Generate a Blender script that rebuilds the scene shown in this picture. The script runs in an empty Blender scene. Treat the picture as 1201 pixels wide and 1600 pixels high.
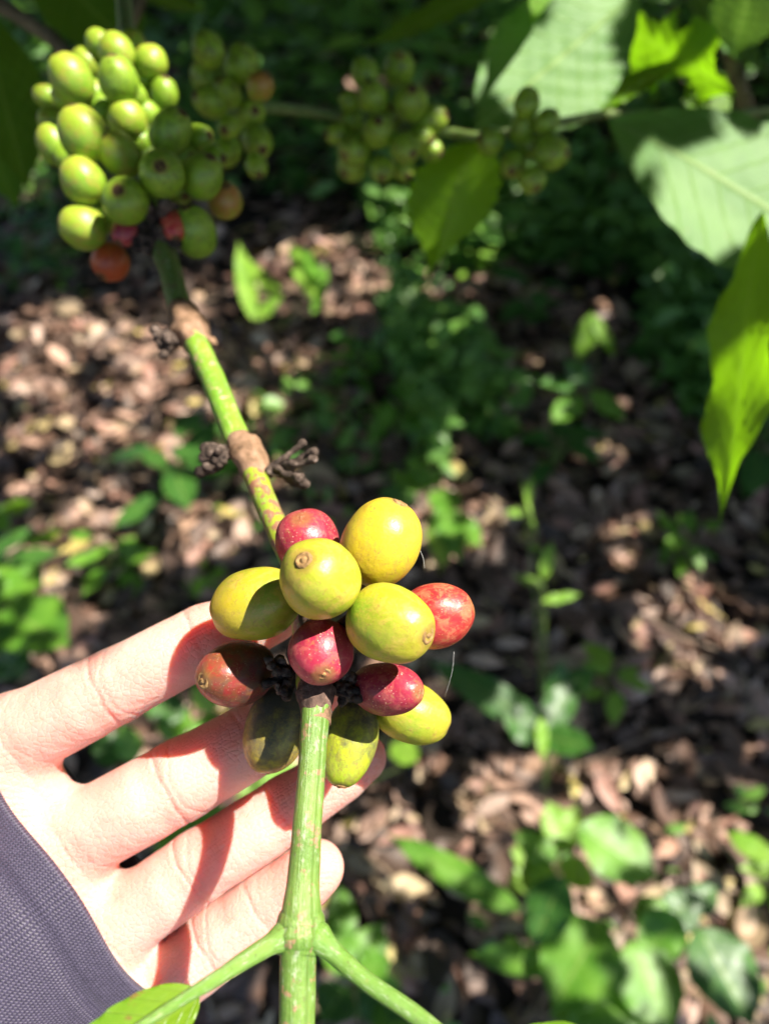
import bpy, math, random
import numpy as np
from mathutils import Vector, Matrix, noise
random.seed(7); RNG = np.random.default_rng(11)
S = bpy.context.scene
COL = S.collection
R = math.radians

# ------------------------------------------------------------------ camera
PITCH = R(48); CAM = Vector((0, 0, 1.36)); F = 1155.0
cF = Vector((0, math.cos(PITCH), -math.sin(PITCH)))
cU = Vector((0, math.sin(PITCH), math.cos(PITCH)))
cR = Vector((1, 0, 0))
cam = bpy.data.cameras.new('camera'); camo = bpy.data.objects.new('camera', cam); COL.objects.link(camo)
camo.location = CAM; camo.rotation_euler = (R(90) - PITCH, 0, 0)
cam.sensor_fit = 'VERTICAL'; cam.sensor_height = 36; cam.lens = 36 * F / 1600
cam.clip_start = 0.01; cam.clip_end = 500
cam.dof.use_dof = True; cam.dof.focus_distance = 0.146; cam.dof.aperture_fstop = 10.0
cam.dof.aperture_blades = 0
S.camera = camo

def P(px, py, d):
    """world point seen at photo pixel px,py at depth d (metres along the view axis)"""
    return CAM + d * (cF + (px - 600.5) / F * cR + (800 - py) / F * cU)
def D(x, y, z):
    """camera-frame direction (right, up, towards camera) in world space"""
    return (cR * x + cU * y - cF * z).normalized()
def G(px, py, z=0.0):
    """ground point under a photo pixel"""
    r = cF + (px - 600.5) / F * cR + (800 - py) / F * cU
    return CAM + r * ((z - CAM.z) / r.z)
def pix(w):
    q = Vector(w) - CAM; d = q.dot(cF)
    return 600.5 + q.dot(cR) / d * F, 800 - q.dot(cU) / d * F, d

# ------------------------------------------------------------------ light
SUN = D(0.50, 0.58, 0.60)
W = bpy.data.worlds.new('World'); S.world = W; W.use_nodes = True
nt = W.node_tree; bg = nt.nodes['Background']
sky = nt.nodes.new('ShaderNodeTexSky'); sky.sky_type = 'NISHITA'; sky.sun_disc = False
sky.sun_elevation = math.asin(SUN.z); sky.sun_rotation = math.atan2(SUN.x, SUN.y)
nt.links.new(sky.outputs[0], bg.inputs[0]); bg.inputs[1].default_value = 0.095
sl = bpy.data.lights.new('sun', 'SUN'); sl.energy = 5.0; sl.angle = R(0.5); sl.color = (1, 0.94, 0.83)
so = bpy.data.objects.new('sun', sl); COL.objects.link(so)
so.rotation_euler = SUN.to_track_quat('Z', 'Y').to_euler(); so.location = (2, 0, 5)
S.view_settings.view_transform = 'Standard'; S.view_settings.look = 'None'
S.view_settings.exposure = 1.38; S.view_settings.gamma = 1
S.render.engine = 'CYCLES'
S.cycles.use_denoising = True
S.cycles.max_bounces = 7; S.cycles.transparent_max_bounces = 6
S.cycles.sample_clamp_indirect = 4

# ------------------------------------------------------------------ helpers
def mesh(name, verts, faces, smooth=True, uv=None):
    m = bpy.data.meshes.new(name)
    verts = np.asarray(verts, dtype=np.float32)
    if isinstance(faces, np.ndarray):
        n, k = faces.shape
        m.vertices.add(len(verts)); m.vertices.foreach_set('co', verts.ravel())
        m.loops.add(n * k); m.loops.foreach_set('vertex_index', faces.astype(np.int32).ravel())
        m.polygons.add(n); m.polygons.foreach_set('loop_start', np.arange(0, n * k, k, dtype=np.int32))
        m.update(calc_edges=True); m.validate()
    else:
        m.from_pydata([tuple(v) for v in verts], [], faces)
    if smooth: m.polygons.foreach_set('use_smooth', [True] * len(m.polygons))
    if uv is not None:
        uv = np.asarray(uv, dtype=np.float32)
        l = m.uv_layers.new(name='UVMap')
        idx = np.empty(len(m.loops), dtype=np.int32); m.loops.foreach_get('vertex_index', idx)
        l.data.foreach_set('uv', uv[idx].ravel())
    return m

def obj(name, me, mat=None, parent=None, **props):
    o = bpy.data.objects.new(name, me); COL.objects.link(o)
    if mat and not me.materials: me.materials.append(mat)
    if parent:
        o.parent = parent
        bpy_inv.append((o, parent))
    for k, v in props.items(): o[k] = v
    return o
bpy_inv = []
def thing(name, loc, label, category, group=None):
    o = bpy.data.objects.new(name, None); COL.objects.link(o); o.location = loc
    o.empty_display_size = 0.02
    tag(o, label, category, group); return o
def tag(o, label, category, group=None):
    o['label'] = label; o['category'] = category
    if group: o['group'] = group
def attach(o, parent):
    """parent o (placed in world space by its matrix) to an Empty standing at a plain location"""
    o.parent = parent
    mw = Matrix.Identity(4)
    p = parent; 
    chain = []
    while p: chain.append(p); p = p.parent
    for p in reversed(chain): mw = mw @ p.matrix_basis
    o.matrix_basis = mw.inverted() @ o.matrix_basis
def part(name, me, mat, parent, label=None, matrix=None):
    o = bpy.data.objects.new(name, me); COL.objects.link(o)
    if mat and not me.materials: me.materials.append(mat)
    if matrix is not None: o.matrix_basis = matrix
    attach(o, parent)
    if label: o['label'] = label
    return o

def catmull(pts, rad, n=8):
    pts = [Vector(p) for p in pts]; out = []; ro = []
    for i in range(len(pts) - 1):
        p0 = pts[max(i - 1, 0)]; p1 = pts[i]; p2 = pts[i + 1]; p3 = pts[min(i + 2, len(pts) - 1)]
        for k in range(n):
            t = k / n
            out.append(0.5 * ((2 * p1) + (p2 - p0) * t + (2 * p0 - 5 * p1 + 4 * p2 - p3) * t * t + (3 * p1 - p0 - 3 * p2 + p3) * t ** 3))
            ro.append(rad[i] + (rad[i + 1] - rad[i]) * (t * t * (3 - 2 * t)))
    out.append(pts[-1]); ro.append(rad[-1])
    return out, ro

def tube_data(pts, rad, seg=16, bump=0.0, bs=300, n=8, round_end=True, seed=0):
    pts, rad = catmull(pts, rad, n)
    if round_end:
        d0 = (pts[0] - pts[1]).normalized(); d1 = (pts[-1] - pts[-2]).normalized()
        a, ra, b, rb = pts[0], rad[0], pts[-1], rad[-1]
        pre = [(a + d0 * ra * math.sin(t), ra * math.cos(t)) for t in (1.5, 1.1, .7, .35)]
        post = [(b + d1 * rb * math.sin(t), rb * math.cos(t)) for t in (.35, .7, 1.1, 1.5)]
        pts = [p for p, _ in pre] + pts + [p for p, _ in post]
        rad = [r for _, r in pre] + rad + [r for _, r in post]
    V = []; UV = []; Fc = []
    t = (pts[1] - pts[0]).normalized()
    nrm = t.orthogonal().normalized(); L = 0
    for i, p in enumerate(pts):
        if i: L += (pts[i] - pts[i - 1]).length
        t2 = (pts[min(i + 1, len(pts) - 1)] - pts[max(i - 1, 0)]).normalized()
        nrm = (nrm - t2 * nrm.dot(t2)).normalized(); bn = t2.cross(nrm)
        for k in range(seg):
            a = 2 * math.pi * k / seg
            dv = nrm * math.cos(a) + bn * math.sin(a)
            r = rad[i]
            if bump:
                q = p + dv * r
                r *= 1 + bump * noise.noise(q * bs + Vector((seed, 0, 0)))
            V.append(p + dv * r); UV.append((L, k / seg))
    for i in range(len(pts) - 1):
        for k in range(seg):
            a = i * seg + k; b = i * seg + (k + 1) % seg
            Fc.append((a, b, b + seg, a + seg))
    Fc.append(tuple(range(seg - 1, -1, -1))); Fc.append(tuple((len(pts) - 1) * seg + k for k in range(seg)))
    return V, Fc, UV
def join(datas):
    V = []; Fc = []; UV = []
    for v, f, u in datas:
        o = len(V); V += list(v); UV += list(u); Fc += [tuple(o + i for i in q) for q in f]
    return V, Fc, UV
def tube(pts, rad, **k):
    V, Fc, UV = tube_data(pts, rad, **k); return mesh('tube', V, Fc, uv=UV)

# ------------------------------------------------------------------ materials
def mat(name):
    m = bpy.data.materials.new(name); m.use_nodes = True
    nt = m.node_tree; b = nt.nodes['Principled BSDF']; return m, nt, b, nt.nodes['Material Output']
def N(nt, t, **k):
    n = nt.nodes.new(t)
    for a, v in k.items():
        if a in n.inputs: n.inputs[a].default_value = v
        else: setattr(n, a, v)
    return n
def rgb(c): return (c[0], c[1], c[2], 1)
def ramp(nt, fac, stops):
    r = nt.nodes.new('ShaderNodeValToRGB'); e = r.color_ramp.elements
    while len(e) < len(stops): e.new(0.5)
    for i, (p, c) in enumerate(stops): e[i].position = p; e[i].color = rgb(c) if len(c) == 3 else c
    nt.links.new(fac, r.inputs[0]); return r.outputs[0]
def mixc(nt, fac, a, b, mode='MIX'):
    n = nt.nodes.new('ShaderNodeMix'); n.data_type = 'RGBA'; n.blend_type = mode
    for s, v in ((n.inputs[0], fac), (n.inputs[6], a), (n.inputs[7], b)):
        if isinstance(v, (int, float)): s.default_value = v
        elif isinstance(v, tuple): s.default_value = rgb(v)
        else: nt.links.new(v, s)
    return n.outputs[2]
def math_(nt, op, a, b=0.0, clamp=False):
    n = nt.nodes.new('ShaderNodeMath'); n.operation = op; n.use_clamp = clamp
    for s, v in ((n.inputs[0], a), (n.inputs[1], b)):
        if isinstance(v, (int, float)): s.default_value = v
        else: nt.links.new(v, s)
    return n.outputs[0]
def noise_(nt, vec, scale, detail=4, rough=0.55, out=0, dist=0):
    n = nt.nodes.new('ShaderNodeTexNoise'); n.inputs['Scale'].default_value = scale
    n.inputs['Detail'].default_value = detail; n.inputs['Roughness'].default_value = rough
    n.inputs['Distortion'].default_value = dist
    nt.links.new(vec, n.inputs['Vector']); return n.outputs[out]
def objvec(nt, off=True):
    tc = nt.nodes.new('ShaderNodeTexCoord')
    if not off: return tc.outputs['Object']
    oi = nt.nodes.new('ShaderNodeObjectInfo')
    v = nt.nodes.new('ShaderNodeVectorMath'); v.operation = 'ADD'
    c = nt.nodes.new('ShaderNodeCombineXYZ')
    m = math_(nt, 'MULTIPLY', oi.outputs['Random'], 13.0)
    nt.links.new(m, c.inputs[0]); nt.links.new(m, c.inputs[1])
    nt.links.new(tc.outputs['Object'], v.inputs[0]); nt.links.new(c.outputs[0], v.inputs[1])
    return v.outputs[0]
def bump(nt, b, h, strength, dist):
    n = nt.nodes.new('ShaderNodeBump'); n.inputs['Strength'].default_value = strength
    n.inputs['Distance'].default_value = dist
    nt.links.new(h, n.inputs['Height']); nt.links.new(n.outputs[0], b.inputs['Normal']); return n

def fruit_mat(name, c1, c2, c_tip, c_patch, patch=0.62, speck=(0.28, 0.17, 0.04), speck_amt=0.45, sooty=0.0, rough=0.33):
    """c1..c2 slow mottling, c_tip towards the scar end, c_patch blotches, pale specks, sooty mould (painted shade on the green fruit)"""
    m, nt, b, out = mat(name)
    v = objvec(nt)
    tc = nt.nodes.new('ShaderNodeTexCoord'); sx = nt.nodes.new('ShaderNodeSeparateXYZ')
    nt.links.new(tc.outputs['Object'], sx.inputs[0])
    n1 = noise_(nt, v, 95, 5, 0.6)
    c = ramp(nt, n1, [(0.36, c1), (0.62, c2)])
    zt = math_(nt, 'ADD', math_(nt, 'MULTIPLY', sx.outputs[2], 70.0), math_(nt, 'MULTIPLY', noise_(nt, v, 90, 2), 0.7))
    zt = math_(nt, 'SUBTRACT', zt, 0.15, clamp=True)
    c = mixc(nt, zt, c, c_tip)
    # streaks running along the fruit
    mp = nt.nodes.new('ShaderNodeMapping'); mp.inputs['Scale'].default_value = (1, 1, 0.18)
    nt.links.new(v, mp.inputs['Vector'])
    st = noise_(nt, mp.outputs[0], 700, 4, 0.6)
    st = ramp(nt, st, [(0.45, (0, 0, 0)), (0.75, (1, 1, 1))])
    c = mixc(nt, math_(nt, 'MULTIPLY', st, 0.35), c, c_patch)
    bl = ramp(nt, noise_(nt, v, 330, 7, 0.7, dist=0.8), [(patch - .12, (0, 0, 0)), (patch - 0.01, (1, 1, 1))])
    c = mixc(nt, math_(nt, 'MULTIPLY', bl, 0.62), c, c_patch)
    bl = ramp(nt, noise_(nt, v, 150, 7, 0.75, dist=1.5), [(.535, (0, 0, 0)), (.58, (1, 1, 1))])
    c = mixc(nt, math_(nt, 'MULTIPLY', bl, 0.55), c, c_patch)
    # fine pores
    vo = nt.nodes.new('ShaderNodeTexVoronoi'); vo.inputs['Scale'].default_value = 1500
    nt.links.new(v, vo.inputs['Vector'])
    dots = ramp(nt, vo.outputs['Distance'], [(0.08, (1, 1, 1)), (0.26, (0, 0, 0))])
    dm = math_(nt, 'MULTIPLY', dots, ramp(nt, noise_(nt, v, 300, 2), [(0.45, (0, 0, 0)), (0.6, (1, 1, 1))]))
    c = mixc(nt, math_(nt, 'MULTIPLY', dm, speck_amt), c, speck)
    # scuffs: thin pale scratches
    w = noise_(nt, v, 500, 6, 0.7, dist=2.0)
    sc = ramp(nt, w, [(0.575, (0, 0, 0)), (0.62, (1, 1, 1))])
    c = mixc(nt, math_(nt, 'MULTIPLY', sc, 0.5), c, (0.30, 0.17, 0.05))
    at = nt.nodes.new('ShaderNodeUVMap'); su = nt.nodes.new('ShaderNodeSeparateXYZ'); nt.links.new(at.outputs[0], su.inputs[0])
    hl = math_(nt, 'ADD', su.outputs[1], math_(nt, 'MULTIPLY', math_(nt, 'SUBTRACT', noise_(nt, v, 900, 3), .5), .06))
    hl = ramp(nt, hl, [(0.075, (1, 1, 1)), (0.135, (0, 0, 0))])
    c = mixc(nt, math_(nt, 'MULTIPLY', hl, 0.6), c, (0.26, 0.15, 0.045))
    if sooty:
        so = noise_(nt, v, 330, 6, 0.75)
        g = math_(nt, 'SUBTRACT', 0.75 * sooty, math_(nt, 'MULTIPLY', sx.outputs[2], 75.0))
        g = math_(nt, 'ADD', g, math_(nt, 'MULTIPLY', math_(nt, 'SUBTRACT', so, 0.5), 3.2), clamp=True)
        c = mixc(nt, math_(nt, 'MULTIPLY', g, 0.9), c, (0.045, 0.048, 0.045))
        rr = math_(nt, 'ADD', rough, math_(nt, 'MULTIPLY', g, 0.3)); nt.links.new(rr, b.inputs['Roughness'])
    else:
        rr = math_(nt, 'ADD', rough - 0.06, math_(nt, 'MULTIPLY', noise_(nt, v, 400, 5, 0.7), 0.26)); nt.links.new(rr, b.inputs['Roughness'])
    nt.links.new(c, b.inputs['Base Color'])
    b.inputs['Subsurface Weight'].default_value = 0.25
    b.inputs['Subsurface Radius'].default_value = (1.0, 0.6, 0.2)
    b.inputs['Subsurface Scale'].default_value = 0.0018
    b.inputs['Specular IOR Level'].default_value = 0.5
    h = math_(nt, 'ADD', math_(nt, 'MULTIPLY', noise_(nt, v, 1300, 5, 0.65), 1.2), math_(nt, 'MULTIPLY', noise_(nt, v, 220, 3), 4.0))
    h = math_(nt, 'ADD', h, math_(nt, 'MULTIPLY', st, .5))
    bump(nt, b, h, 0.30, 0.00020)
    return m
M = {}
M['yellow'] = fruit_mat('ripe yellow skin', (0.58, 0.45, 0.025), (0.42, 0.40, 0.018), (0.64, 0.46, 0.035), (0.52, 0.34, 0.05), patch=0.62)
M['lime'] = fruit_mat('lime skin', (0.20, 0.33, 0.018), (0.46, 0.42, 0.022), (0.42, 0.38, 0.03), (0.50, 0.36, 0.07), patch=0.64)
M['yg'] = fruit_mat('yellow green skin', (0.17, 0.28, 0.018), (0.38, 0.36, 0.02), (0.58, 0.38, 0.02), (0.48, 0.33, 0.06), patch=0.66)
M['red'] = fruit_mat('red skin', (0.33, 0.012, 0.048), (0.17, 0.008, 0.030), (0.40, 0.026, 0.058), (0.48, 0.12, 0.10), patch=0.66, speck=(0.85, 0.50, 0.38), speck_amt=0.95)
M['redbright'] = fruit_mat('bright red skin', (0.50, 0.02, 0.028), (0.36, 0.012, 0.022), (0.46, 0.03, 0.028), (0.58, 0.20, 0.10), patch=0.64, speck=(0.8, 0.5, 0.25), speck_amt=0.6)
M['reddark'] = fruit_mat('dark red skin', (0.14, 0.014, 0.016), (0.26, 0.02, 0.026), (0.34, 0.03, 0.025), (0.16, 0.08, 0.03), patch=0.56, speck=(0.5, 0.35, 0.25), speck_amt=0.6, sooty=0.45)
M['sooty'] = fruit_mat('sooty yellow skin', (0.42, 0.34, 0.04), (0.30, 0.30, 0.03), (0.46, 0.33, 0.04), (0.20, 0.13, 0.04), patch=0.56, sooty=0.85)
M['shadedgreen'] = fruit_mat('green skin with painted shade', (0.36, 0.42, 0.03), (0.44, 0.46, 0.03), (0.34, 0.44, 0.02), (0.25, 0.22, 0.05), patch=0.6, sooty=0.35)  # stalk end darkened in the colour for the shadow of the fruit above
M['ygc'] = fruit_mat('half ripe green skin', (0.16, 0.33, 0.02), (0.24, 0.40, 0.025), (0.33, 0.42, 0.03), (0.36, 0.28, 0.05), patch=0.66)
M['green'] = fruit_mat('unripe green skin', (0.16, 0.33, 0.015), (0.23, 0.39, 0.02), (0.25, 0.38, 0.03), (0.10, 0.17, 0.02), patch=0.66, rough=0.34)
M['olive'] = fruit_mat('olive green skin', (0.20, 0.38, 0.018), (0.27, 0.45, 0.022), (0.27, 0.41, 0.03), (0.08, 0.10, 0.02), patch=0.62, rough=0.38)
M['blush'] = fruit_mat('blushing skin', (0.20, 0.32, 0.02), (0.30, 0.34, 0.02), (0.42, 0.14, 0.05), (0.40, 0.14, 0.04), patch=0.6)
M['orange'] = fruit_mat('orange red skin', (0.40, 0.07, 0.012), (0.45, 0.12, 0.02), (0.42, 0.04, 0.012), (0.3, 0.05, 0.02), patch=0.6)

def simple_mat(name, stops, scale, rough=0.7, bscale=None, bstr=0.5, bdist=0.0005, spec=0.3, coord='Object'):
    m, nt, b, out = mat(name); v = objvec(nt)
    c = ramp(nt, noise_(nt, v, scale, 6, 0.6), stops); nt.links.new(c, b.inputs['Base Color'])
    b.inputs['Roughness'].default_value = rough; b.inputs['Specular IOR Level'].default_value = spec
    if bscale: bump(nt, b, noise_(nt, v, bscale, 6, 0.65), bstr, bdist)
    return m
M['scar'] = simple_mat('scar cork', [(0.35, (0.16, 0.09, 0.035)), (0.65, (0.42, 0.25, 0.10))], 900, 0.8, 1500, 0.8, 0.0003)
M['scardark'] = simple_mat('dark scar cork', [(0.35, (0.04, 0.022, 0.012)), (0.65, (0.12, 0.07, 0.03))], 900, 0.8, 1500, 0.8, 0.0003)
M['dry'] = simple_mat('dried stalk', [(0.35, (0.035, 0.024, 0.020)), (0.55, (0.10, 0.07, 0.055)), (0.72, (0.28, 0.21, 0.18))], 500, 0.85, 1200, 0.9, 0.0006)
M['black'] = simple_mat('sooty stalk', [(0.35, (0.012, 0.01, 0.01)), (0.52, (0.045, 0.032, 0.026)), (0.68, (0.20, 0.14, 0.10))], 400, 0.8, 1000, 0.9, 0.0006)
M['collar'] = simple_mat('sooty collar', [(0.3, (0.03, 0.02, 0.018)), (0.55, (0.11, 0.065, 0.05)), (0.75, (0.28, 0.17, 0.13))], 350, 0.75, 1100, 0.9, 0.0006)
M['node'] = simple_mat('corky node', [(0.33, (0.10, 0.06, 0.035)), (0.45, (0.24, 0.14, 0.08)), (0.66, (0.38, 0.23, 0.15))], 260, 0.75, 900, 0.8, 0.0006)

def stem_mat(name, base, base2, spots, sp_lo=0.60, extra=None):
    m, nt, b, out = mat(name); v = objvec(nt, False)
    uvn = nt.nodes.new('ShaderNodeUVMap'); sx = nt.nodes.new('ShaderNodeSeparateXYZ'); nt.links.new(uvn.outputs[0], sx.inputs[0])
    c = ramp(nt, noise_(nt, v, 90, 3), [(0.35, base), (0.65, base2)])
    # fibres along the stem
    cb = nt.nodes.new('ShaderNodeCombineXYZ')
    nt.links.new(math_(nt, 'MULTIPLY', sx.outputs[0], 60.0), cb.inputs[0]); nt.links.new(math_(nt, 'MULTIPLY', sx.outputs[1], 60.0), cb.inputs[1])
    fib = noise_(nt, cb.outputs[0], 1.0, 4, 0.6)
    c = mixc(nt, math_(nt, 'MULTIPLY', ramp(nt, fib, [(0.4, (0, 0, 0)), (0.7, (1, 1, 1))]), 0.3), c, (0.30, 0.46, 0.10))
    n2 = noise_(nt, v, 420, 5, 0.6)
    f = ramp(nt, n2, [(sp_lo, (0, 0, 0)), (sp_lo + 0.05, (1, 1, 1))])
    c = mixc(nt, math_(nt, 'MULTIPLY', f, 0.85), c, spots)
    cb2 = nt.nodes.new('ShaderNodeCombineXYZ')
    nt.links.new(math_(nt, 'MULTIPLY', sx.outputs[0], 330.0), cb2.inputs[0]); nt.links.new(math_(nt, 'MULTIPLY', sx.outputs[1], 11.0), cb2.inputs[1])
    n3 = noise_(nt, cb2.outputs[0], 1.0, 6, 0.75)
    f = ramp(nt, n3, [(0.54, (0, 0, 0)), (0.66, (1, 1, 1))])
    c = mixc(nt, math_(nt, 'MULTIPLY', f, 0.7), c, (0.42, 0.48, 0.32))
    n4 = noise_(nt, v, 1100, 4, 0.7)
    c = mixc(nt, math_(nt, 'MULTIPLY', ramp(nt, n4, [(.6, (0, 0, 0)), (.66, (1, 1, 1))]), 0.5), c, (0.10, 0.07, 0.03))
    nt.links.new(c, b.inputs['Base Color']); b.inputs['Roughness'].default_value = 0.42
    b.inputs['Subsurface Weight'].default_value = 0.15; b.inputs['Subsurface Scale'].default_value = 0.001
    bump(nt, b, math_(nt, 'ADD', math_(nt, 'MULTIPLY', fib, 1.6), math_(nt, 'ADD', noise_(nt, v, 900, 4), n3)), 0.6, 0.0003)
    return m
M['stem'] = stem_mat('green stem', (0.085, 0.18, 0.022), (0.155, 0.26, 0.045), (0.36, 0.20, 0.12), sp_lo=0.585)
M['stem2'] = stem_mat('bright green stem', (0.15, 0.34, 0.018), (0.24, 0.42, 0.03), (0.50, 0.33, 0.20), sp_lo=0.58)
M['stem3'] = stem_mat('stem with red flush', (0.18, 0.34, 0.018), (0.38, 0.42, 0.02), (0.32, 0.10, 0.10), sp_lo=0.49)
M['stemdark'] = stem_mat('dull green stem', (0.08, 0.14, 0.025), (0.12, 0.18, 0.04), (0.16, 0.11, 0.06), sp_lo=0.58)
M['petiole'] = stem_mat('petiole', (0.10, 0.23, 0.025), (0.17, 0.31, 0.05), (0.20, 0.28, 0.06), sp_lo=0.62)
M['bark'] = simple_mat('bark', [(0.35, (0.10, 0.08, 0.045)), (0.65, (0.24, 0.19, 0.11))], 60, 0.9, 150, 0.9, 0.003)
M['weedstem'] = simple_mat('weed stem', [(0.35, (0.08, 0.16, 0.03)), (0.65, (0.16, 0.20, 0.05))], 40, 0.7)

def leaf_mat(name, c1, c2, trans, tr=0.45, rough=0.38, vein=(0.25, 0.36, 0.08), nv=9, island=False, spots=0.0, spec=.5):
    m, nt, b, out = mat(name)
    uvn = nt.nodes.new('ShaderNodeUVMap'); sx = nt.nodes.new('ShaderNodeSeparateXYZ'); nt.links.new(uvn.outputs[0], sx.inputs[0])
    v = objvec(nt)
    c = ramp(nt, noise_(nt, v, 25, 4), [(0.35, c1), (0.65, c2)])
    if island:
        ge = nt.nodes.new('ShaderNodeNewGeometry')
        c = mixc(nt, 0.8, c, ramp(nt, ge.outputs['Random Per Island'], [(0.0, c1), (0.5, tuple((a + d) / 2 for a, d in zip(c1, c2))), (1.0, c2)]))
    av = math_(nt, 'ABSOLUTE', math_(nt, 'SUBTRACT', sx.outputs[1], 0.5))
    mid = ramp(nt, av, [(0.0, (1, 1, 1)), (0.03, (0, 0, 0))])
    ph = math_(nt, 'SUBTRACT', math_(nt, 'MULTIPLY', sx.outputs[0], float(nv)), math_(nt, 'MULTIPLY', av, nv * 0.45))
    fr = math_(nt, 'ABSOLUTE', math_(nt, 'SUBTRACT', math_(nt, 'FRACT', ph), 0.5))
    sv = ramp(nt, fr, [(0.0, (1, 1, 1)), (0.07, (0, 0, 0))])
    vn = math_(nt, 'MAXIMUM', mid, math_(nt, 'MULTIPLY', sv, 0.5))
    c = mixc(nt, math_(nt, 'MULTIPLY', vn, 0.7), c, vein)
    if spots:
        sp = ramp(nt, noise_(nt, v, 160, 5, 0.7), [(0.64, (0, 0, 0)), (0.68, (1, 1, 1))])
        c = mixc(nt, math_(nt, 'MULTIPLY', sp, spots), c, (0.24, 0.13, 0.04))
    nt.links.new(c, b.inputs['Base Color'])
    b.inputs['Roughness'].default_value = rough; b.inputs['Specular IOR Level'].default_value = spec
    tl = nt.nodes.new('ShaderNodeBsdfTranslucent')
    tcol = mixc(nt, 0.75, c, trans); nt.links.new(tcol, tl.inputs[0])
    ms = nt.nodes.new('ShaderNodeMixShader'); ms.inputs[0].default_value = tr
    nt.links.new(b.outputs[0], ms.inputs[1]); nt.links.new(tl.outputs[0], ms.inputs[2])
    nt.links.new(ms.outputs[0], out.inputs[0])
    h = math_(nt, 'SUBTRACT', math_(nt, 'MULTIPLY', noise_(nt, v, 150, 4), 0.5), vn)
    bump(nt, b, h, 0.4, 0.001)
    return m
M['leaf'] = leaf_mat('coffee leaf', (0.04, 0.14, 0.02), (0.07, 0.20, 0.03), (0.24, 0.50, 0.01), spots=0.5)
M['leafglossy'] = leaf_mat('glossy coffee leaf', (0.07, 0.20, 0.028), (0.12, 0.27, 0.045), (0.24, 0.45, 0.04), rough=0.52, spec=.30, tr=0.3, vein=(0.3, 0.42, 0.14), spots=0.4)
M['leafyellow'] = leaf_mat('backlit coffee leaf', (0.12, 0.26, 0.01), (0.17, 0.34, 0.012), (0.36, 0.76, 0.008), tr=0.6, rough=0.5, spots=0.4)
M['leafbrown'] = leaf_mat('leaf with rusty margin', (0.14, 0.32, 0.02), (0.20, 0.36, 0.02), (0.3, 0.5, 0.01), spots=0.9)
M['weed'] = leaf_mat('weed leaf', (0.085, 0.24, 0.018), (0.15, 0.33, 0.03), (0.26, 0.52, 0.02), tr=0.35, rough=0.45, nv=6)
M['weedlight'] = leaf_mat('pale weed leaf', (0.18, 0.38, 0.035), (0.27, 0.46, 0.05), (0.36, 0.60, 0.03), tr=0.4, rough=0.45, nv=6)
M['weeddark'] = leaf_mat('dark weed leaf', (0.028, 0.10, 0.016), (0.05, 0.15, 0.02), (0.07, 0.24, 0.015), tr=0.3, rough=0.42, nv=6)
M['under'] = leaf_mat('undergrowth leaf', (0.050, 0.15, 0.028), (0.16, 0.33, 0.05), (0.18, 0.40, 0.03), tr=0.3, rough=0.42, nv=6, island=True)
M['canopy'] = leaf_mat('canopy leaf', (0.04, 0.12, 0.02), (0.07, 0.18, 0.03), (0.15, 0.35, 0.02), tr=0.18, rough=0.4, island=True)

def litter_mat():
    m, nt, b, out = mat('dead leaves'); ge = nt.nodes.new('ShaderNodeNewGeometry'); v = objvec(nt, False)
    c = ramp(nt, ge.outputs['Random Per Island'], [(0.0, (0.030, 0.019, 0.013)), (0.20, (0.085, 0.050, 0.034)), (0.34, (0.16, 0.09, 0.06)), (0.44, (0.60, 0.38, 0.28)), (0.52, (0.09, 0.05, 0.035)),
        (0.62, (0.48, 0.36, 0.22)), (0.72, (0.44, 0.23, 0.17)), (0.82, (0.12, 0.07, 0.05)), (0.90, (0.66, 0.48, 0.38)), (0.97, (0.52, 0.42, 0.12))])
    c2 = mixc(nt, ramp(nt, noise_(nt, v, 70, 5, 0.7), [(0.4, (0, 0, 0)), (0.7, (1, 1, 1))]), c, (0.13, 0.075, 0.05))
    c = mixc(nt, 0.45, c, c2)
    nt.links.new(c, b.inputs['Base Color']); b.inputs['Roughness'].default_value = 0.5
    tl = nt.nodes.new('ShaderNodeBsdfTranslucent'); nt.links.new(c, tl.inputs[0])
    ms = nt.nodes.new('ShaderNodeMixShader'); ms.inputs[0].default_value = 0.15
    nt.links.new(b.outputs[0], ms.inputs[1]); nt.links.new(tl.outputs[0], ms.inputs[2]); nt.links.new(ms.outputs[0], out.inputs[0])
    bump(nt, b, noise_(nt, v, 120, 5), 0.5, 0.003)
    return m
M['litter'] = litter_mat()
M['soil'] = simple_mat('dark soil', [(0.35, (0.015, 0.010, 0.007)), (0.6, (0.035, 0.024, 0.017)), (0.8, (0.075, 0.05, 0.035))], 12, 0.95, 60, 0.9, 0.01)
M['twig'] = simple_mat('twig', [(0.35, (0.10, 0.07, 0.05)), (0.65, (0.30, 0.22, 0.16))], 30, 0.85, 100, 0.6, 0.001)

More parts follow.
